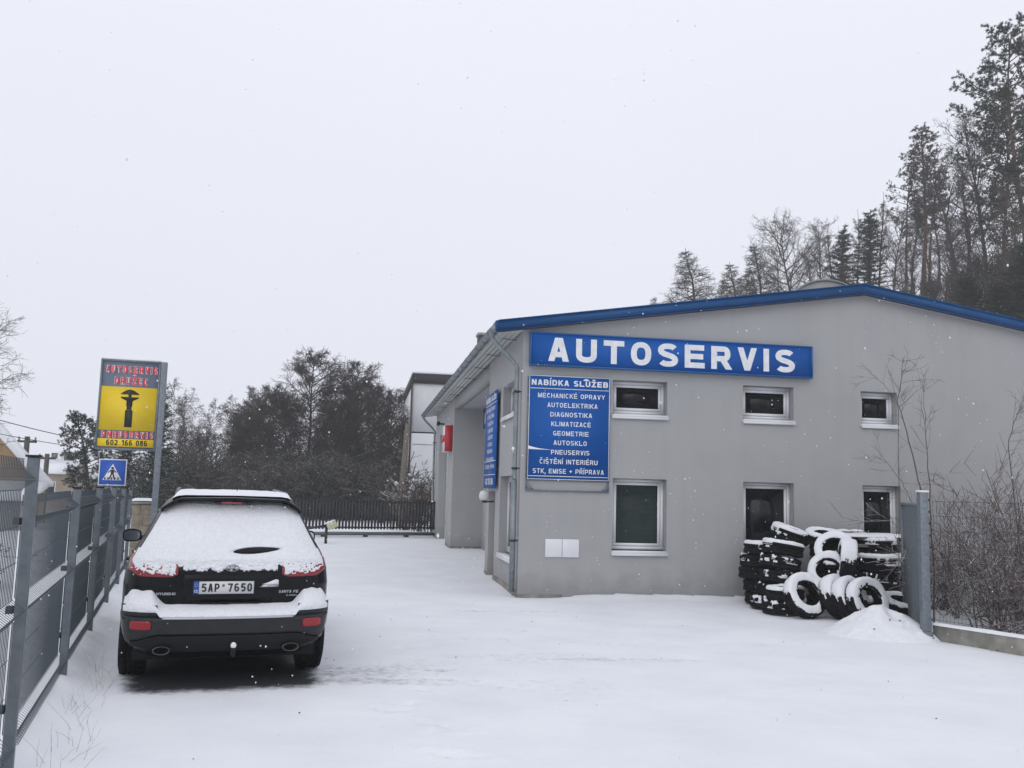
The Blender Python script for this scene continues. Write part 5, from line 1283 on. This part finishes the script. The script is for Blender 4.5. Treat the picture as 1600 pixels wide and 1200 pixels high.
def bare_tree(seed, H=12, n1=24, n2=7, n3_=5, n4=3, spread=.30, ang=48, up=.08, droop=0., lo=.22, tr=.16, tw=.011, cones=0, shape='round', stems=1, mt=('bark', 'twig')):
    rg = random.Random(seed); tk = MB(); cr_ = MB()
    for st in range(stems):
        base = np.array([rg.uniform(-.3, .3) * (stems > 1), rg.uniform(-.3, .3) * (stems > 1), -.4]); d0 = np.array([rg.gauss(0, .05 + .16 * (stems > 1)), rg.gauss(0, .05 + .16 * (stems > 1)), 1.])
        P, D = limb(tk, base, d0, H * (.94 if st == 0 else rg.uniform(.75, .92)), tr * (1 if stems == 1 else .65), .012, 12, 8, rg, up=.02, wob=.035)
        m1 = n1 // stems
        for i in range(m1):
            if shape == 'cone' and rg.random() < (i / m1 - .72) * 3.2: continue
            t = lo + (1 - lo) * ((i + rg.random()) / m1) ** .9; p, d = along(P, D, min(.985, t)); tt = (t - lo) / (1 - lo)
            sh_ = {'round': math.sin(math.pi * (.18 + .78 * tt)) ** .7, 'cone': (1.02 - tt) ** .85, 'fan': .5 + .5 * (1 - abs(tt - .45) * 1.5), 'dome': math.sqrt(max(.12, 1 - (tt * .95) ** 2.6))}[shape]
            L = H * spread * max(.04 if shape == 'cone' else .12, sh_) * rg.uniform(.75, 1.2); a = R(ang + rg.uniform(-12, 12)); q = perp(d, i * 2.4 + rg.uniform(-.4, .4))
            P1, D1 = limb(tk if t < .6 else cr_, p, d * math.cos(a) + q * math.sin(a), L, .012 + .012 * L, .010, 5, 5, rg, up=up, wob=.10)
            for j in range(n2):
                p, d = along(P1, D1, .18 + .82 * (j + rg.random()) / n2); a2 = R(rg.uniform(30, 60)); L2 = L * rg.uniform(.28, .5) * (1.1 - .5 * j / n2)
                P2, D2 = limb(cr_, p, d * math.cos(a2) + perp(d, rg.uniform(0, 6.28)) * math.sin(a2), L2, tw * 1.5, tw, 3, 3, rg, up=up * .6 - droop, wob=.14)
                for k in range(n3_):
                    p, d = along(P2, D2, .15 + .85 * (k + rg.random()) / n3_); a3 = R(rg.uniform(25, 60)); L3 = L2 * rg.uniform(.3, .6) + .08
                    P3, D3 = limb(cr_, p, d * math.cos(a3) + perp(d, rg.uniform(0, 6.28)) * math.sin(a3), L3, tw * .95, tw * .6, 2, 3, rg, up=up * .4 - droop * 1.6, wob=.16)
                    for m in range(n4):
                        p, d = along(P3, D3, rg.uniform(.2, 1)); a4 = R(rg.uniform(25, 65)); L4 = L3 * rg.uniform(.35, .7) + .05
                        e = d * math.cos(a4) + perp(d, rg.uniform(0, 6.28)) * math.sin(a4) - np.array([0, 0, droop * 2]); e /= np.linalg.norm(e)
                        cr_.tube([p, p + e * L4], [tw * .75, tw * .45], 3, cap=False)
                        if cones and rg.random() < cones:
                            c = p + e * L4; r = rg.uniform(.016, .032); b = len(cr_.v); cr_.v += [(c[0] + r, c[1], c[2]), (c[0] - r * .6, c[1] + r, c[2]), (c[0] - r * .5, c[1] - r, c[2]), (c[0], c[1], c[2] - r * 2)]; cr_.f += [(b, b + 1, b + 2), (b, b + 3, b + 1), (b + 1, b + 3, b + 2), (b + 2, b + 3, b)]
    return mesh_from('trunk', tk.v, tk.f), mesh_from('crown', cr_.v, cr_.f), mt, H
def tuft(mb, c, d, rg, n, L, w_):
    for _ in range(n):
        e = d * .6 + np.array([rg.gauss(0, .6), rg.gauss(0, .6), rg.gauss(.1, .55)]); e /= np.linalg.norm(e) + 1e-6; l = L * rg.uniform(.6, 1.2)
        q = perp(e, rg.uniform(0, 6.28)) * w_; b = len(mb.v); o = c + e * l * .1
        mb.v += [tuple(o - q), tuple(o + q), tuple(o + e * l)]; mb.f.append((b, b + 1, b + 2))
def pine(seed, H=17, lo=.42, n1=44, spread=.20, mt=('pine_bark', 'needles'), dens=1.0, lean_=0.):
    rg = random.Random(seed); tk = MB(); cr_ = MB()
    P, D = limb(tk, np.array([0, 0, -.4]), np.array([lean_, 0, 1.]), H, .21, .03, 14, 8, rg, up=.02, wob=.03)
    for i in range(8):   # dead stubs on the bare stem
        p, d = along(P, D, lo * rg.uniform(.4, 1)); limb(tk, p, perp(np.array([0, 0, 1.]), rg.uniform(0, 6.28)) + np.array([0, 0, rg.uniform(-.2, .3)]), rg.uniform(.5, 1.6), .025, .008, 3, 4, rg, wob=.12)
    for i in range(n1):
        t = lo + (1 - lo) * (i + rg.random()) / n1; p, d = along(P, D, min(t, .99)); tt = (t - lo) / (1 - lo)
        L = H * spread * (.25 + .95 * math.sin(math.pi * (.12 + .86 * tt)) ** .8) * rg.uniform(.55, 1.2)
        q = perp(np.array([0, 0, 1.]), i * 2.4 + rg.uniform(-.5, .5))
        P1, D1 = limb(tk, p, q + np.array([0, 0, rg.uniform(-.1, .35) + .5 * tt]), L, .02 + .012 * L, .012, 4, 4, rg, up=.03, wob=.09)
        for j in range(int((5 + L * 3.0) * dens)):
            p, d = along(P1, D1, .25 + .75 * rg.random() ** .7); q2 = d * .5 + perp(d, rg.uniform(0, 6.28)) + np.array([0, 0, .25]); P2, D2 = limb(cr_, p, q2, rg.uniform(.25, .6), .010, .008, 2, 3, rg, wob=.1)
            for k in range(3): c, e = along(P2, D2, rg.uniform(.35, 1)); tuft(cr_, c, e, rg, 12, .17, .018)
        tuft(cr_, P1[-1], D1[-1], rg, 14, .20, .02)
    return mesh_from('trunk', tk.v, tk.f), mesh_from('crown', cr_.v, cr_.f), mt, H
def spruce(seed, H=10, spread=.17, mt=('bark', 'needles'), n1=90, per=1.0):
    rg = random.Random(seed); tk = MB(); cr_ = MB()
    P, D = limb(tk, np.array([0, 0, -.4]), np.array([0, 0, 1.]), H, .15, .015, 10, 7, rg, wob=.012)
    for i in range(n1):
        t = .06 + .93 * (i / n1) ** .93
        if rg.random() < max(.12, (t - .8) * 4.2): continue
        p, d = along(P, D, t); L = H * spread * (1.04 - t) ** .85 * rg.uniform(.7, 1.15) + .12
        q = perp(np.array([0, 0, 1.]), i * 2.4 + rg.uniform(-.3, .3)); P1, D1 = limb(cr_, p, q + np.array([0, 0, -.15 + .5 * t]), L, .022, .008, 4, 3, rg, up=.03, wob=.05)
        for j in range(int((6 + 9 * L) * per)):
            c, e = along(P1, D1, rg.random()); tuft(cr_, c, e * .8 + np.array([0, 0, -.35]), rg, 6, .26, .026)
    return mesh_from('trunk', tk.v, tk.f), mesh_from('crown', cr_.v, cr_.f), mt, H

PR = {}
PR['big'] = bare_tree(19, 12, 40, 8, 6, 3, .36, 52, .05, lo=.16, tr=.2, tw=.010, shape='round')
PR['oak'] = bare_tree(11, 12, 24, 7, 5, 3, .34, 46, .07, shape='round')
PR['bare'] = bare_tree(12, 12, 26, 6, 5, 3, .24, 38, .10, lo=.18, shape='fan')
PR['slim'] = bare_tree(13, 12, 30, 5, 5, 3, .17, 35, .10, lo=.30, tr=.12, shape='cone')
PR['alder'] = bare_tree(14, 12, 60, 8, 6, 3, .21, 58, .04, lo=.14, tr=.17, tw=.012, cones=.4, shape='dome', mt=('bark', 'twig_dark'))
PR['alder2'] = bare_tree(15, 12, 60, 8, 6, 3, .25, 58, .04, lo=.12, tr=.17, tw=.012, cones=.4, shape='dome', mt=('bark', 'twig_dark'))
PR['birch'] = bare_tree(16, 12, 34, 7, 5, 4, .20, 34, .05, droop=.10, lo=.20, tr=.13, tw=.011, shape='round', stems=2, mt=('birch_bark', 'twig_grey'))
PR['larch'] = bare_tree(17, 12, 120, 6, 4, 2, .19, 66, -.005, droop=.02, lo=.12, tr=.14, tw=.009, shape='cone')
PR['bushy'] = bare_tree(18, 9, 30, 7, 6, 3, .30, 45, .06, lo=.08, tr=.10, tw=.012, shape='round', stems=3, mt=('bark', 'twig_dark'))
PR['pine'] = pine(21, 17, .45, 46, .13)
PR['pine_full'] = pine(22, 18, .30, 66, .17, dens=2.2)
PR['pine_rust'] = pine(23, 17, .50, 50, .085, dens=1.6, mt=('pine_bark', 'needles_brown'))
PR['pine_small'] = pine(24, 9, .12, 50, .20, mt=('bark', 'needles_snowy'), dens=2.4)
PR['spruce'] = spruce(25, 10, n1=170, per=1.0)
PR['spruce_snowy'] = spruce(26, 10, .20, mt=('bark', 'needles_snowy'), n1=190, per=1.3)
for tkm, crm, mt, H in PR.values(): tkm.materials.append(M[mt[0]]); crm.materials.append(M[mt[1]]); tkm.shade_smooth()
def tree(kind, name, px, py, Y, label, group, rot=None, wide=1., base=None):
    if group == G2: Y = Y * 1.75
    if 'misty' in label: Y = 330
    if group == G2: wide *= {'larch': 1.45, 'spruce': 1.15, 'oak': 1.25, 'bare': 1.1, 'slim': 1.1, 'pine_full': .95, 'pine_rust': 1.25, 'pine': 1.1}.get(kind, 1)
    tkm, crm, mt, H = PR[kind]; top = at(px, py, Y); z0 = terrain(top[0], top[1]) if base is None else base
    s = (top[2] - z0) / (H * .97)
    o = empty(name, (top[0], top[1], z0), (px * .37 + Y) % 6.28 if rot is None else rot, label=label, cat='tree', group=group); o.scale = (s * wide, s * wide, s)
    for nm, m in (('trunk', tkm), ('crown', crm)):
        c = bpy.data.objects.new(nm, m); COL.objects.link(c); c.parent = o
G1, G2, G3 = 'trees beyond the sliding gate', 'trees on the wooded slope above the garage', 'trees by the road on the left'
for a in [
    ('alder', 'alder_tree', 483, 548, 62, 'tallest dark alder above the gate, pointed twiggy crown', G1, None, 1.1),
    ('alder2', 'alder_tree', 537, 560, 63, 'second tallest alder above the gate, broad rounded top', G1, None, 1.0),
    ('alder2', 'alder_tree', 423, 600, 60, 'alder left of the tallest one, with a wide shoulder', G1, None, 1.1),
    ('alder', 'alder_tree', 395, 625, 66, 'lower alder between the birches and the wide-shouldered alder', G1, None, 1.1),
    ('alder2', 'alder_tree', 610, 606, 60, 'alder just left of the white house', G1, None, 1.0),
    ('alder', 'alder_tree', 575, 600, 66, 'alder in the gap between the broad one and the white house', G1, None, 1.0),
    ('alder2', 'alder_tree', 455, 610, 58, 'lower alder in front of the tallest one', G1, None, 1.2),
    ('alder', 'alder_tree', 515, 620, 57, 'low dark alder straight above the lamp box', G1, None, 1.3),
    ('birch', 'birch_tree', 340, 582, 70, 'tallest pale drooping birch right of the pole sign', G1, None, 1.0),
    ('birch', 'birch_tree', 312, 606, 72, 'pale birch at the left edge of the birch group', G1, None, 1.0),
    ('birch', 'birch_tree', 376, 597, 71, 'pale birch between the tallest birch and the alders', G1, None, 1.0),
    ('birch', 'birch_tree', 590, 592, 84, 'hazy birch top showing behind the alders near the white house', G1, None, 1.2),
    ('bushy', 'bare_tree', 285, 655, 62, 'low bare bushy tree between the snowy spruce and the birches', G1, None, 1.1),
    ('bushy', 'bare_tree', 330, 668, 56, 'low bare bushy tree in front of the birches', G1, None, 1.3),
    ('spruce', 'spruce_tree', 372, 665, 57, 'small dark spruce in front of the birches', G1, None, 1.5),
    ('bushy', 'bare_tree', 630, 640, 52, 'bushy bare tree against the left corner of the white house', G1, None, 1.0),
    ('spruce', 'spruce_tree', 430, 700, 54, 'dark spruce low in the wood right of the car roof', G1, None, 1.9),
    ('spruce', 'spruce_tree', 560, 690, 54, 'dark spruce low in the wood behind the middle of the gate', G1, None, 1.9),
    ('pine_small', 'pine_tree', 152, 650, 36, 'snow dusted pine left of the pole sign', G3, None, 1.0),
    ('spruce_snowy', 'spruce_tree', 254, 606, 38, 'tall dark spruce partly hidden by the pole sign', G3, None, 1.0),
    ('spruce_snowy', 'spruce_tree', 205, 655, 42, 'broad snowy spruce behind the middle of the pole sign', G3, None, 1.2),
    ('big', 'bare_tree', -64, 476, 30, 'large bare tree reaching into the picture at the left edge', G3, None, 1.05),
    ('bushy', 'bare_tree', 118, 722, 95, 'hazy bushy tree behind the long snowy roof', G3, None, 1.5),
    ('oak', 'bare_tree', 95, 706, 190, 'faint misty tree top above the snowy roofs, right one', G3, None, 1.6),
    ('oak', 'bare_tree', 60, 716, 190, 'faint misty tree top above the snowy roofs, left one', G3, None, 1.6),
    ('larch', 'larch_tree', 1018, 455, 66, 'tiny distant bare tree tip over the left part of the blue roof edge', G2, None, 1.0),
    ('larch', 'larch_tree', 1085, 372, 46, 'cone shaped bare larch standing alone above the blue roof edge', G2, None, 1.25),
    ('larch', 'larch_tree', 1150, 400, 47, 'low bare larch right of the solitary cone shaped one', G2, None, 1.3),
    ('larch', 'larch_tree', 1188, 368, 46, 'bare larch left of the wide spreading tree', G2, None, 1.1),
    ('oak', 'bare_tree', 1243, 342, 44, 'wide spreading bare tree left of the arched ridge light', G2, None, 1.0),
    ('bare', 'bare_tree', 1280, 345, 46, 'bare many-branched tree above the arched ridge light', G2, None, 1.0),
    ('spruce', 'spruce_tree', 1310, 352, 45, 'small dark spruce above the ridge of the roof', G2, None, 1.3),
    ('slim', 'bare_tree', 1302, 345, 50, 'slim bare tree behind the small dark spruce', G2, None, 1.1),
    ('spruce', 'spruce_tree', 1357, 322, 43, 'dark spruce just right of the roof ridge', G2, None, 1.25),
    ('slim', 'bare_tree', 1368, 288, 45, 'slim bare tree with a tall fine tip beside the dark spruce', G2, None, 1.0),
    ('slim', 'bare_tree', 1340, 318, 50, 'thin bare tree left of the dark spruce', G2, None, 1.0),
    ('pine', 'pine_tree', 1410, 258, 42, 'pine left of the rusty pine with a tufted crown', G2, None, .8),
    ('pine_rust', 'pine_tree', 1434, 219, 41, 'tall rusty brown pine with a pointed crown', G2, None, 1.0),
    ('pine_rust', 'pine_tree', 1447, 262, 43, 'second rusty pine close behind the tallest one', G2, None, .9),
    ('slim', 'bare_tree', 1462, 285, 44, 'slender bare tree right of the rusty pines', G2, None, 1.2),
    ('bare', 'bare_tree', 1390, 330, 40, 'bare tree at the foot of the pine group', G2, None, .9),
    ('bare', 'bare_tree', 1492, 240, 38, 'bare tree with long rising branches between the pines', G2, None, 1.1),
    ('bare', 'bare_tree', 1532, 175, 36, 'tall bare tree left of the big dark pine', G2, None, .9),
    ('slim', 'bare_tree', 1512, 300, 37, 'dark slim bare tree below the tall bare one', G2, None, 1.2),
    ('pine_full', 'pine_tree', 1588, 48, 33, 'tallest dark pine at the right edge', G2, None, 1.0),
    ('pine_full', 'pine_tree', 1560, 150, 35, 'dark pine with a heavy low limb left of the tallest pine', G2, 2.2, .9),
    ('pine', 'pine_tree', 1612, 120, 31, 'dark pine cut off by the right edge', G2, None, 1.0),
    ('spruce', 'spruce_tree', 1590, 370, 29, 'dense young spruce at the right edge above the roof', G2, None, 1.6),
    ('spruce', 'spruce_tree', 1500, 425, 33, 'low dark spruce at the foot of the bare trees', G2, None, 1.6),
    ('bare', 'bare_tree', 1575, 280, 30, 'bare tree in front of the big pines', G2, None, 1.0),
    ('bare', 'bare_tree', 1430, 385, 36, 'low bare tree under the rusty pines', G2, None, 1.1),
    ('bare', 'bare_tree', 1215, 385, 49, 'low bare tree behind the wide spreading one', G2, None, 1.1),
    ('slim', 'bare_tree', 1325, 395, 42, 'low slim bare tree directly over the roof ridge', G2, None, 1.4),
    ('bare', 'bare_tree', 1470, 360, 34, 'bare tree with crossing limbs over the snowy roof slope', G2, None, 1.0),
    ('spruce', 'spruce_tree', 1525, 430, 30, 'short dense spruce just above the blue roof edge on the right', G2, None, 2.0),
    ('spruce', 'spruce_tree', 1605, 430, 28, 'short dense spruce cut off by the right edge', G2, None, 2.0),
    ('spruce', 'spruce_tree', 1565, 440, 29, 'short dense spruce between the two at the right end of the roof', G2, None, 2.0),
    ('bare', 'bare_tree', 1410, 400, 45, 'low bare tree left of the pine trunks', G2, None, 1.2),
    ('bare', 'bare_tree', 1452, 330, 46, 'bare tree behind the second rusty pine', G2, None, 1.2),
    ('slim', 'bare_tree', 1480, 310, 47, 'slim hazy bare tree far behind the snowy roof slope', G2, None, 1.2),
    ('bare', 'bare_tree', 1265, 390, 42, 'low bare tree left of the arched ridge light', G2, None, 1.2),
    ('larch', 'larch_tree', 1130, 425, 50, 'short hazy larch between the solitary larch and the next', G2, None, 1.0),
    ('larch', 'larch_tree', 1165, 410, 45, 'short larch close to the wide spreading tree', G2, None, 1.0),
    ('slim', 'bare_tree', 1505, 215, 42, 'tall slim bare tree behind the long rising branches', G2, None, 1.3),
    ('slim', 'bare_tree', 1420, 300, 48, 'slim bare tree seen between the pine trunks', G2, None, 1.3),
    ('alder2', 'alder_tree', 650, 640, 58, 'dark alder beside the corner of the white house', G1, None, 1.1),
    ('alder', 'alder_tree', 555, 588, 68, 'dark alder filling the gap right of the broad rounded one', G1, 2.0, 1.2),
    ('alder2', 'alder_tree', 405, 640, 56, 'low twiggy alder at the left foot of the alder group', G1, 1.0, 1.3),
]: tree(*a)

# dark thicket behind the gate and on the slope: one mass nobody could count
def bush_arr(seed, H, n, mtwig, spread=.5, droop=0., leaf=0., wob=.10, sub=6):
    rg = random.Random(seed); mb = MB()
    for i in range(n):
        a = rg.uniform(0, 6.28); sp = rg.uniform(.05, spread); d = np.array([math.cos(a) * sp, math.sin(a) * sp, 1.]); L = H * rg.uniform(.55, 1.05)
        P, D = limb(mb, np.array([rg.gauss(0, .18) * H * .4, rg.gauss(0, .18) * H * .4, -.1]), d, L, .006 + .004 * H, mtwig, 5, 3, rg, up=.0 - droop, wob=wob)
        for j in range(sub):
            p, e = along(P, D, rg.uniform(.2, 1)); a2 = R(rg.uniform(25, 70)); P2, D2 = limb(mb, p, e * math.cos(a2) + perp(e, rg.uniform(0, 6.28)) * math.sin(a2), L * rg.uniform(.15, .38), mtwig * 1.1, mtwig * .8, 3, 3, rg, up=-droop * .5, wob=.15)
            for k in range(4):
                p, e = along(P2, D2, rg.uniform(.15, 1)); a3 = R(rg.uniform(25, 70)); f = e * math.cos(a3) + perp(e, rg.uniform(0, 6.28)) * math.sin(a3); l3 = L * rg.uniform(.05, .16); mb.tube([p, p + f * l3], [mtwig * .8, mtwig * .5], 3, cap=False)
                if leaf and rg.random() < leaf: tuft(mb, p + f * l3, f, rg, 3, .09, .02)
    return np.array(mb.v), mb.f
def mass(name, protos, places, mt, label=None):
    V, F = [], []; off = 0
    for k, (x, y, z, s, a) in enumerate(places):
        v, f = protos[k % len(protos)]; c, s_ = math.cos(a), math.sin(a)
        w_ = np.stack([(v[:, 0] * c - v[:, 1] * s_) * s + x, (v[:, 0] * s_ + v[:, 1] * c) * s + y, v[:, 2] * s + z], 1)
        V.append(w_); fa = f if isinstance(f, np.ndarray) else None
        F.append(f + off); off += len(v)
    m = mesh_from(name, np.concatenate(V), np.concatenate(F)); m.materials.append(mt); o = bpy.data.objects.new(name, m); COL.objects.link(o); pset(o, kind='stuff'); return o
def quads_only(v, f): return v, np.array([q if len(q) == 4 else (q[0], q[1], q[2], q[2]) for q in f])
rg = random.Random(31)
bp = [quads_only(*bush_arr(40 + i, 3.2, 26, .016)) for i in range(3)]
pl_ = []
for k in range(110):
    px = rg.uniform(235, 655); Y = rg.uniform(44, 58); p = at(px, 790, Y); pl_.append((p[0], p[1], terrain(p[0], p[1]) - .2, rg.uniform(.7, 1.25), rg.uniform(0, 6.28)))
mass('thicket_behind_gate', bp, pl_, M['thicket'])
pl_ = []
for k in range(60):
    u, v = rg.uniform(14, 24), rg.uniform(2, 30); p = bw(u, v); pl_.append((p[0], p[1], terrain(p[0], p[1]) - .2, rg.uniform(.6, 1.1), rg.uniform(0, 6.28)))
for k in range(90):
    px, Y = rg.uniform(1150, 1640), rg.uniform(52, 76); p = at(px, 600, Y); pl_.append((p[0], p[1], terrain(p[0], p[1]) - .2, rg.uniform(.5, .8) * (1 + .7 * (px > 1500)), rg.uniform(0, 6.28)))
mass('undergrowth_on_slope', bp, pl_, M['thicket'])
# shrubs behind the wire fence on the right
SB = []
for i in range(3):
    v, f = bush_arr(60 + i, 1.9, 15, .0036, spread=1.1, droop=.05, wob=.22, sub=9); m = mesh_from('branches', v, f); m.materials.append(M['shrub' if i != 1 else 'shrub_red']); SB.append(m)
lab = ['snow dusted twiggy shrub directly behind the galvanised post', 'reddish twiggy shrub behind the wire fence nearest the plinth', 'arching brown shrub with snow on its branches at the right edge', 'tall reddish shrub against the grey wall at the right edge',
       'low snowy bramble shrub behind the plinth', 'brown shrub between the metal sheet and the wall corner of the frame', 'dense brown shrub in the middle of the right hand thicket', 'reddish shrub rising highest in front of the grey wall', 'thin brown shrub at the back by the garage wall', 'broad brown shrub at the right edge of the picture',
       'small brown shrub low beside the galvanised post', 'snowy shrub behind the arching brown one', 'sparse reddish shrub close to the building', 'brown shrub on the rising snow at the right', 'tangled shrub at the far back right', 'short snowy shrub just over the concrete plinth']
spots = [(6.75, 12.7, 1.0), (7.1, 12.2, 1.0), (7.8, 12.5, 1.15), (8.0, 13.9, 1.25), (6.9, 11.9, .75), (6.9, 14.2, 1.1), (7.4, 13.3, 1.1), (7.9, 14.6, 1.3), (7.4, 15.4, 1.1), (8.6, 13.3, 1.25), (6.7, 12.4, .7), (8.3, 12.1, 1.05), (7.0, 15.0, .95), (9.0, 14.6, 1.3), (8.7, 15.7, 1.3), (6.9, 11.5, .6)]
for k, (x, y, s) in enumerate(spots):
    o = empty('shrub', (x, y, terrain(x, y)), rg.uniform(0, 6.28), label=lab[k], cat='shrub', group='shrubs behind the wire fence'); o.scale = (s, s, s)
    c = bpy.data.objects.new('branches', SB[k % 3]); COL.objects.link(c); c.parent = o
# saplings at the post
def sapling(path, Y, r0, label, tw=14, seed=1):
    rg = random.Random(seed); o = empty('sapling', (0, 0, 0), 0, label=label, cat='sapling', group='saplings by the galvanised post')
    P = [at(x, y, Y + .15 * i) for i, (x, y) in enumerate(path)]; base = P[0]; Z = terrain(base[0], base[1]); o.location = (base[0], base[1], Z); P = [np.array([base[0], base[1], Z - .1])] + P
    Q = []
    for a, b in zip(P, P[1:]):
        for t in np.linspace(0, 1, 4, endpoint=False): Q.append(a + (b - a) * t + np.array([rg.gauss(0, .008), rg.gauss(0, .008), 0]))
    Q.append(P[-1]); L0 = np.array([base[0], base[1], Z]); Q = [q - L0 for q in Q]; n = len(Q)
    MB().tube(Q, [r0 * (1 - .85 * i / n) for i in range(n)], 6).build('stem', M['stem'], o, smooth=True)
    mb = MB(); D = [Q[min(i + 1, n - 1)] - Q[max(i - 1, 0)] for i in range(n)]; D = [d / (np.linalg.norm(d) + 1e-6) for d in D]
    for i in range(tw):
        p, d = along(Q, D, rg.uniform(.55, .97)); a = R(rg.uniform(30, 65)); P1, D1 = limb(mb, p, d * math.cos(a) + perp(d, rg.uniform(0, 6.28)) * math.sin(a), rg.uniform(.15, .5), r0 * .22, .0015, 4, 3, rg, up=.03, wob=.12)
        for j in range(3):
            p, d = along(P1, D1, rg.uniform(.2, 1)); q = d + perp(d, rg.uniform(0, 6.28)) * .8; q /= np.linalg.norm(q); mb.tube([p, p + q * rg.uniform(.05, .2)], [.0022, .0012], 3, cap=False)
    mb.build('twigs', M['stem'], o)
sapling([(1447, 860), (1441, 770), (1420, 690), (1404, 630), (1408, 590), (1413, 556)], 12.7, .016, 'tall forked sapling with its tip in front of the third upper window', 20, 3)
sapling([(1457, 860), (1452, 760), (1448, 700), (1445, 650), (1440, 592)], 12.9, .013, 'straight thin sapling just right of the galvanised post', 12, 4)
sapling([(1440, 850), (1432, 800), (1422, 780), (1404, 745), (1385, 722), (1363, 710)], 14.2, .010, 'thin sapling bending left over the metal sheet', 10, 5)
sapling([(1406, 900), (1404, 640), (1398, 622), (1380, 600), (1366, 586)], 14.6, .008, 'slender shoot leaning left in front of the third upper window', 5, 6)
sapling([(1600, 900), (1575, 700), (1588, 650), (1600, 632)], 12.9, .012, 'snowy arching sapling at the right edge', 16, 8)
# brambles and shrub by the white house
p = at(655, 800, 36); o = empty('shrub', (p[0], p[1], 0), 1, label='small bare shrub with upright twigs in front of the white house', cat='shrub'); o.scale = (1.15,) * 3
v, f = bush_arr(77, 2.0, 22, .010, spread=.6); m = mesh_from('branches', v, f); m.materials.append(M['twig']); c = bpy.data.objects.new('branches', m); COL.objects.link(c); c.parent = o
p = at(634, 752, 38); o = empty('snowy_bush', (p[0], p[1], 0), 2, label='bush with clumps of snow at the foot of the leaning post', cat='bush')
v, f = bush_arr(78, 2.1, 26, .012, spread=.35); m = mesh_from('branches', v, f); m.materials.append(M['shrub']); c = bpy.data.objects.new('branches', m); COL.objects.link(c); c.parent = o
mb = MB(); rg = random.Random(5)
for k in range(14): blob(mb, (rg.gauss(0, .22), rg.gauss(0, .2), rg.uniform(1.2, 2.3)), rg.uniform(.06, .15), rg)
mb.build('snow_clump', M['snow'], o, smooth=True)
# dark hedge beyond the fence on the left, seen through the mesh
v, f = bush_arr(79, 1.1, 40, .006, spread=.9, leaf=.6); hm = mesh_from('branches', v, f); hm.materials.append(M['thicket'])
for k, (x, y, s, l) in enumerate(((-6.6, 9.2, 1.0, 'low dark shrub seen through the nearest fence panels'), (-7.6, 11.4, 1.1, 'low dark shrub farther along behind the fence'), (-8.6, 14.4, 1.0, 'low dark shrub behind the far end of the fence'), (-5.5, 6.9, .9, 'low dark shrub behind the first fence panel at the left edge'))):
    o = empty('shrub', (x, y, 0), k, label=l, cat='shrub', group='shrubs beyond the left fence'); o.scale = (s, s, s * .75); c = bpy.data.objects.new('branches', hm); COL.objects.link(c); c.parent = o
# dry grass at the foot of the fence
mb = MB(); rg = random.Random(6)
for k in range(60):
    s = rg.uniform(-2.6, .6); x = .12 + rg.uniform(0, .25); wx, wy = FEN[0] + x * math.cos(YF) - s * math.sin(YF), FEN[1] + x * math.sin(YF) + s * math.cos(YF)
    d = np.array([rg.gauss(0, .5), rg.gauss(0, .5), 1.]); p = np.array([wx, wy, .02]); limb(mb, p, d, rg.uniform(.08, .28), .0014, .0006, 3, 3, rg, up=-.12, wob=.1)
mb.build('dry_grass', M['dry_grass'], kind='stuff')

# ------------------------------------------------------------------ falling snow
rg = random.Random(99); V, F = [], []
for k in range(2400):
    Y = rg.uniform(2.2, 17) ; px, py = rg.uniform(-60, 1660), rg.uniform(-40, 1240); p = at(px, py, Y)
    if p[2] < .05: continue
    r = rg.uniform(.0014, .0042) * (1 + 1.2 * (rg.random() < .04)) * (.6 + Y / 14); b = len(V)
    for d in ((1, 0, 0), (-1, 0, 0), (0, 1, 0), (0, -1, 0), (0, 0, 1.2), (0, 0, -1.2)): V.append((p[0] + d[0] * r * rg.uniform(.6, 1.3), p[1] + d[1] * r, p[2] + d[2] * r * rg.uniform(.6, 1.3)))
    F += [(b, b + 2, b + 4), (b + 2, b + 1, b + 4), (b + 1, b + 3, b + 4), (b + 3, b, b + 4), (b + 2, b, b + 5), (b + 1, b + 2, b + 5), (b + 3, b + 1, b + 5), (b, b + 3, b + 5)]
mb = MB(); mb.v = V; mb.f = F; mb.build('falling_snow', M['snow'], smooth=True, kind='stuff')

# ------------------------------------------------------------------ snowy air
hm_ = bpy.data.materials.new('snowy_air'); hm_.use_nodes = True; t = hm_.node_tree; t.nodes.clear()
o_ = t.nodes.new('ShaderNodeOutputMaterial'); pv = t.nodes.new('ShaderNodeVolumePrincipled'); pv.inputs['Density'].default_value = .0011; pv.inputs['Color'].default_value = (.97, .975, .985, 1); pv.inputs['Anisotropy'].default_value = .1
t.links.new(pv.outputs[0], o_.inputs['Volume'])
MB().box(-530, 530, -40, 530, -12, 48).build('haze', hm_, kind='stuff')
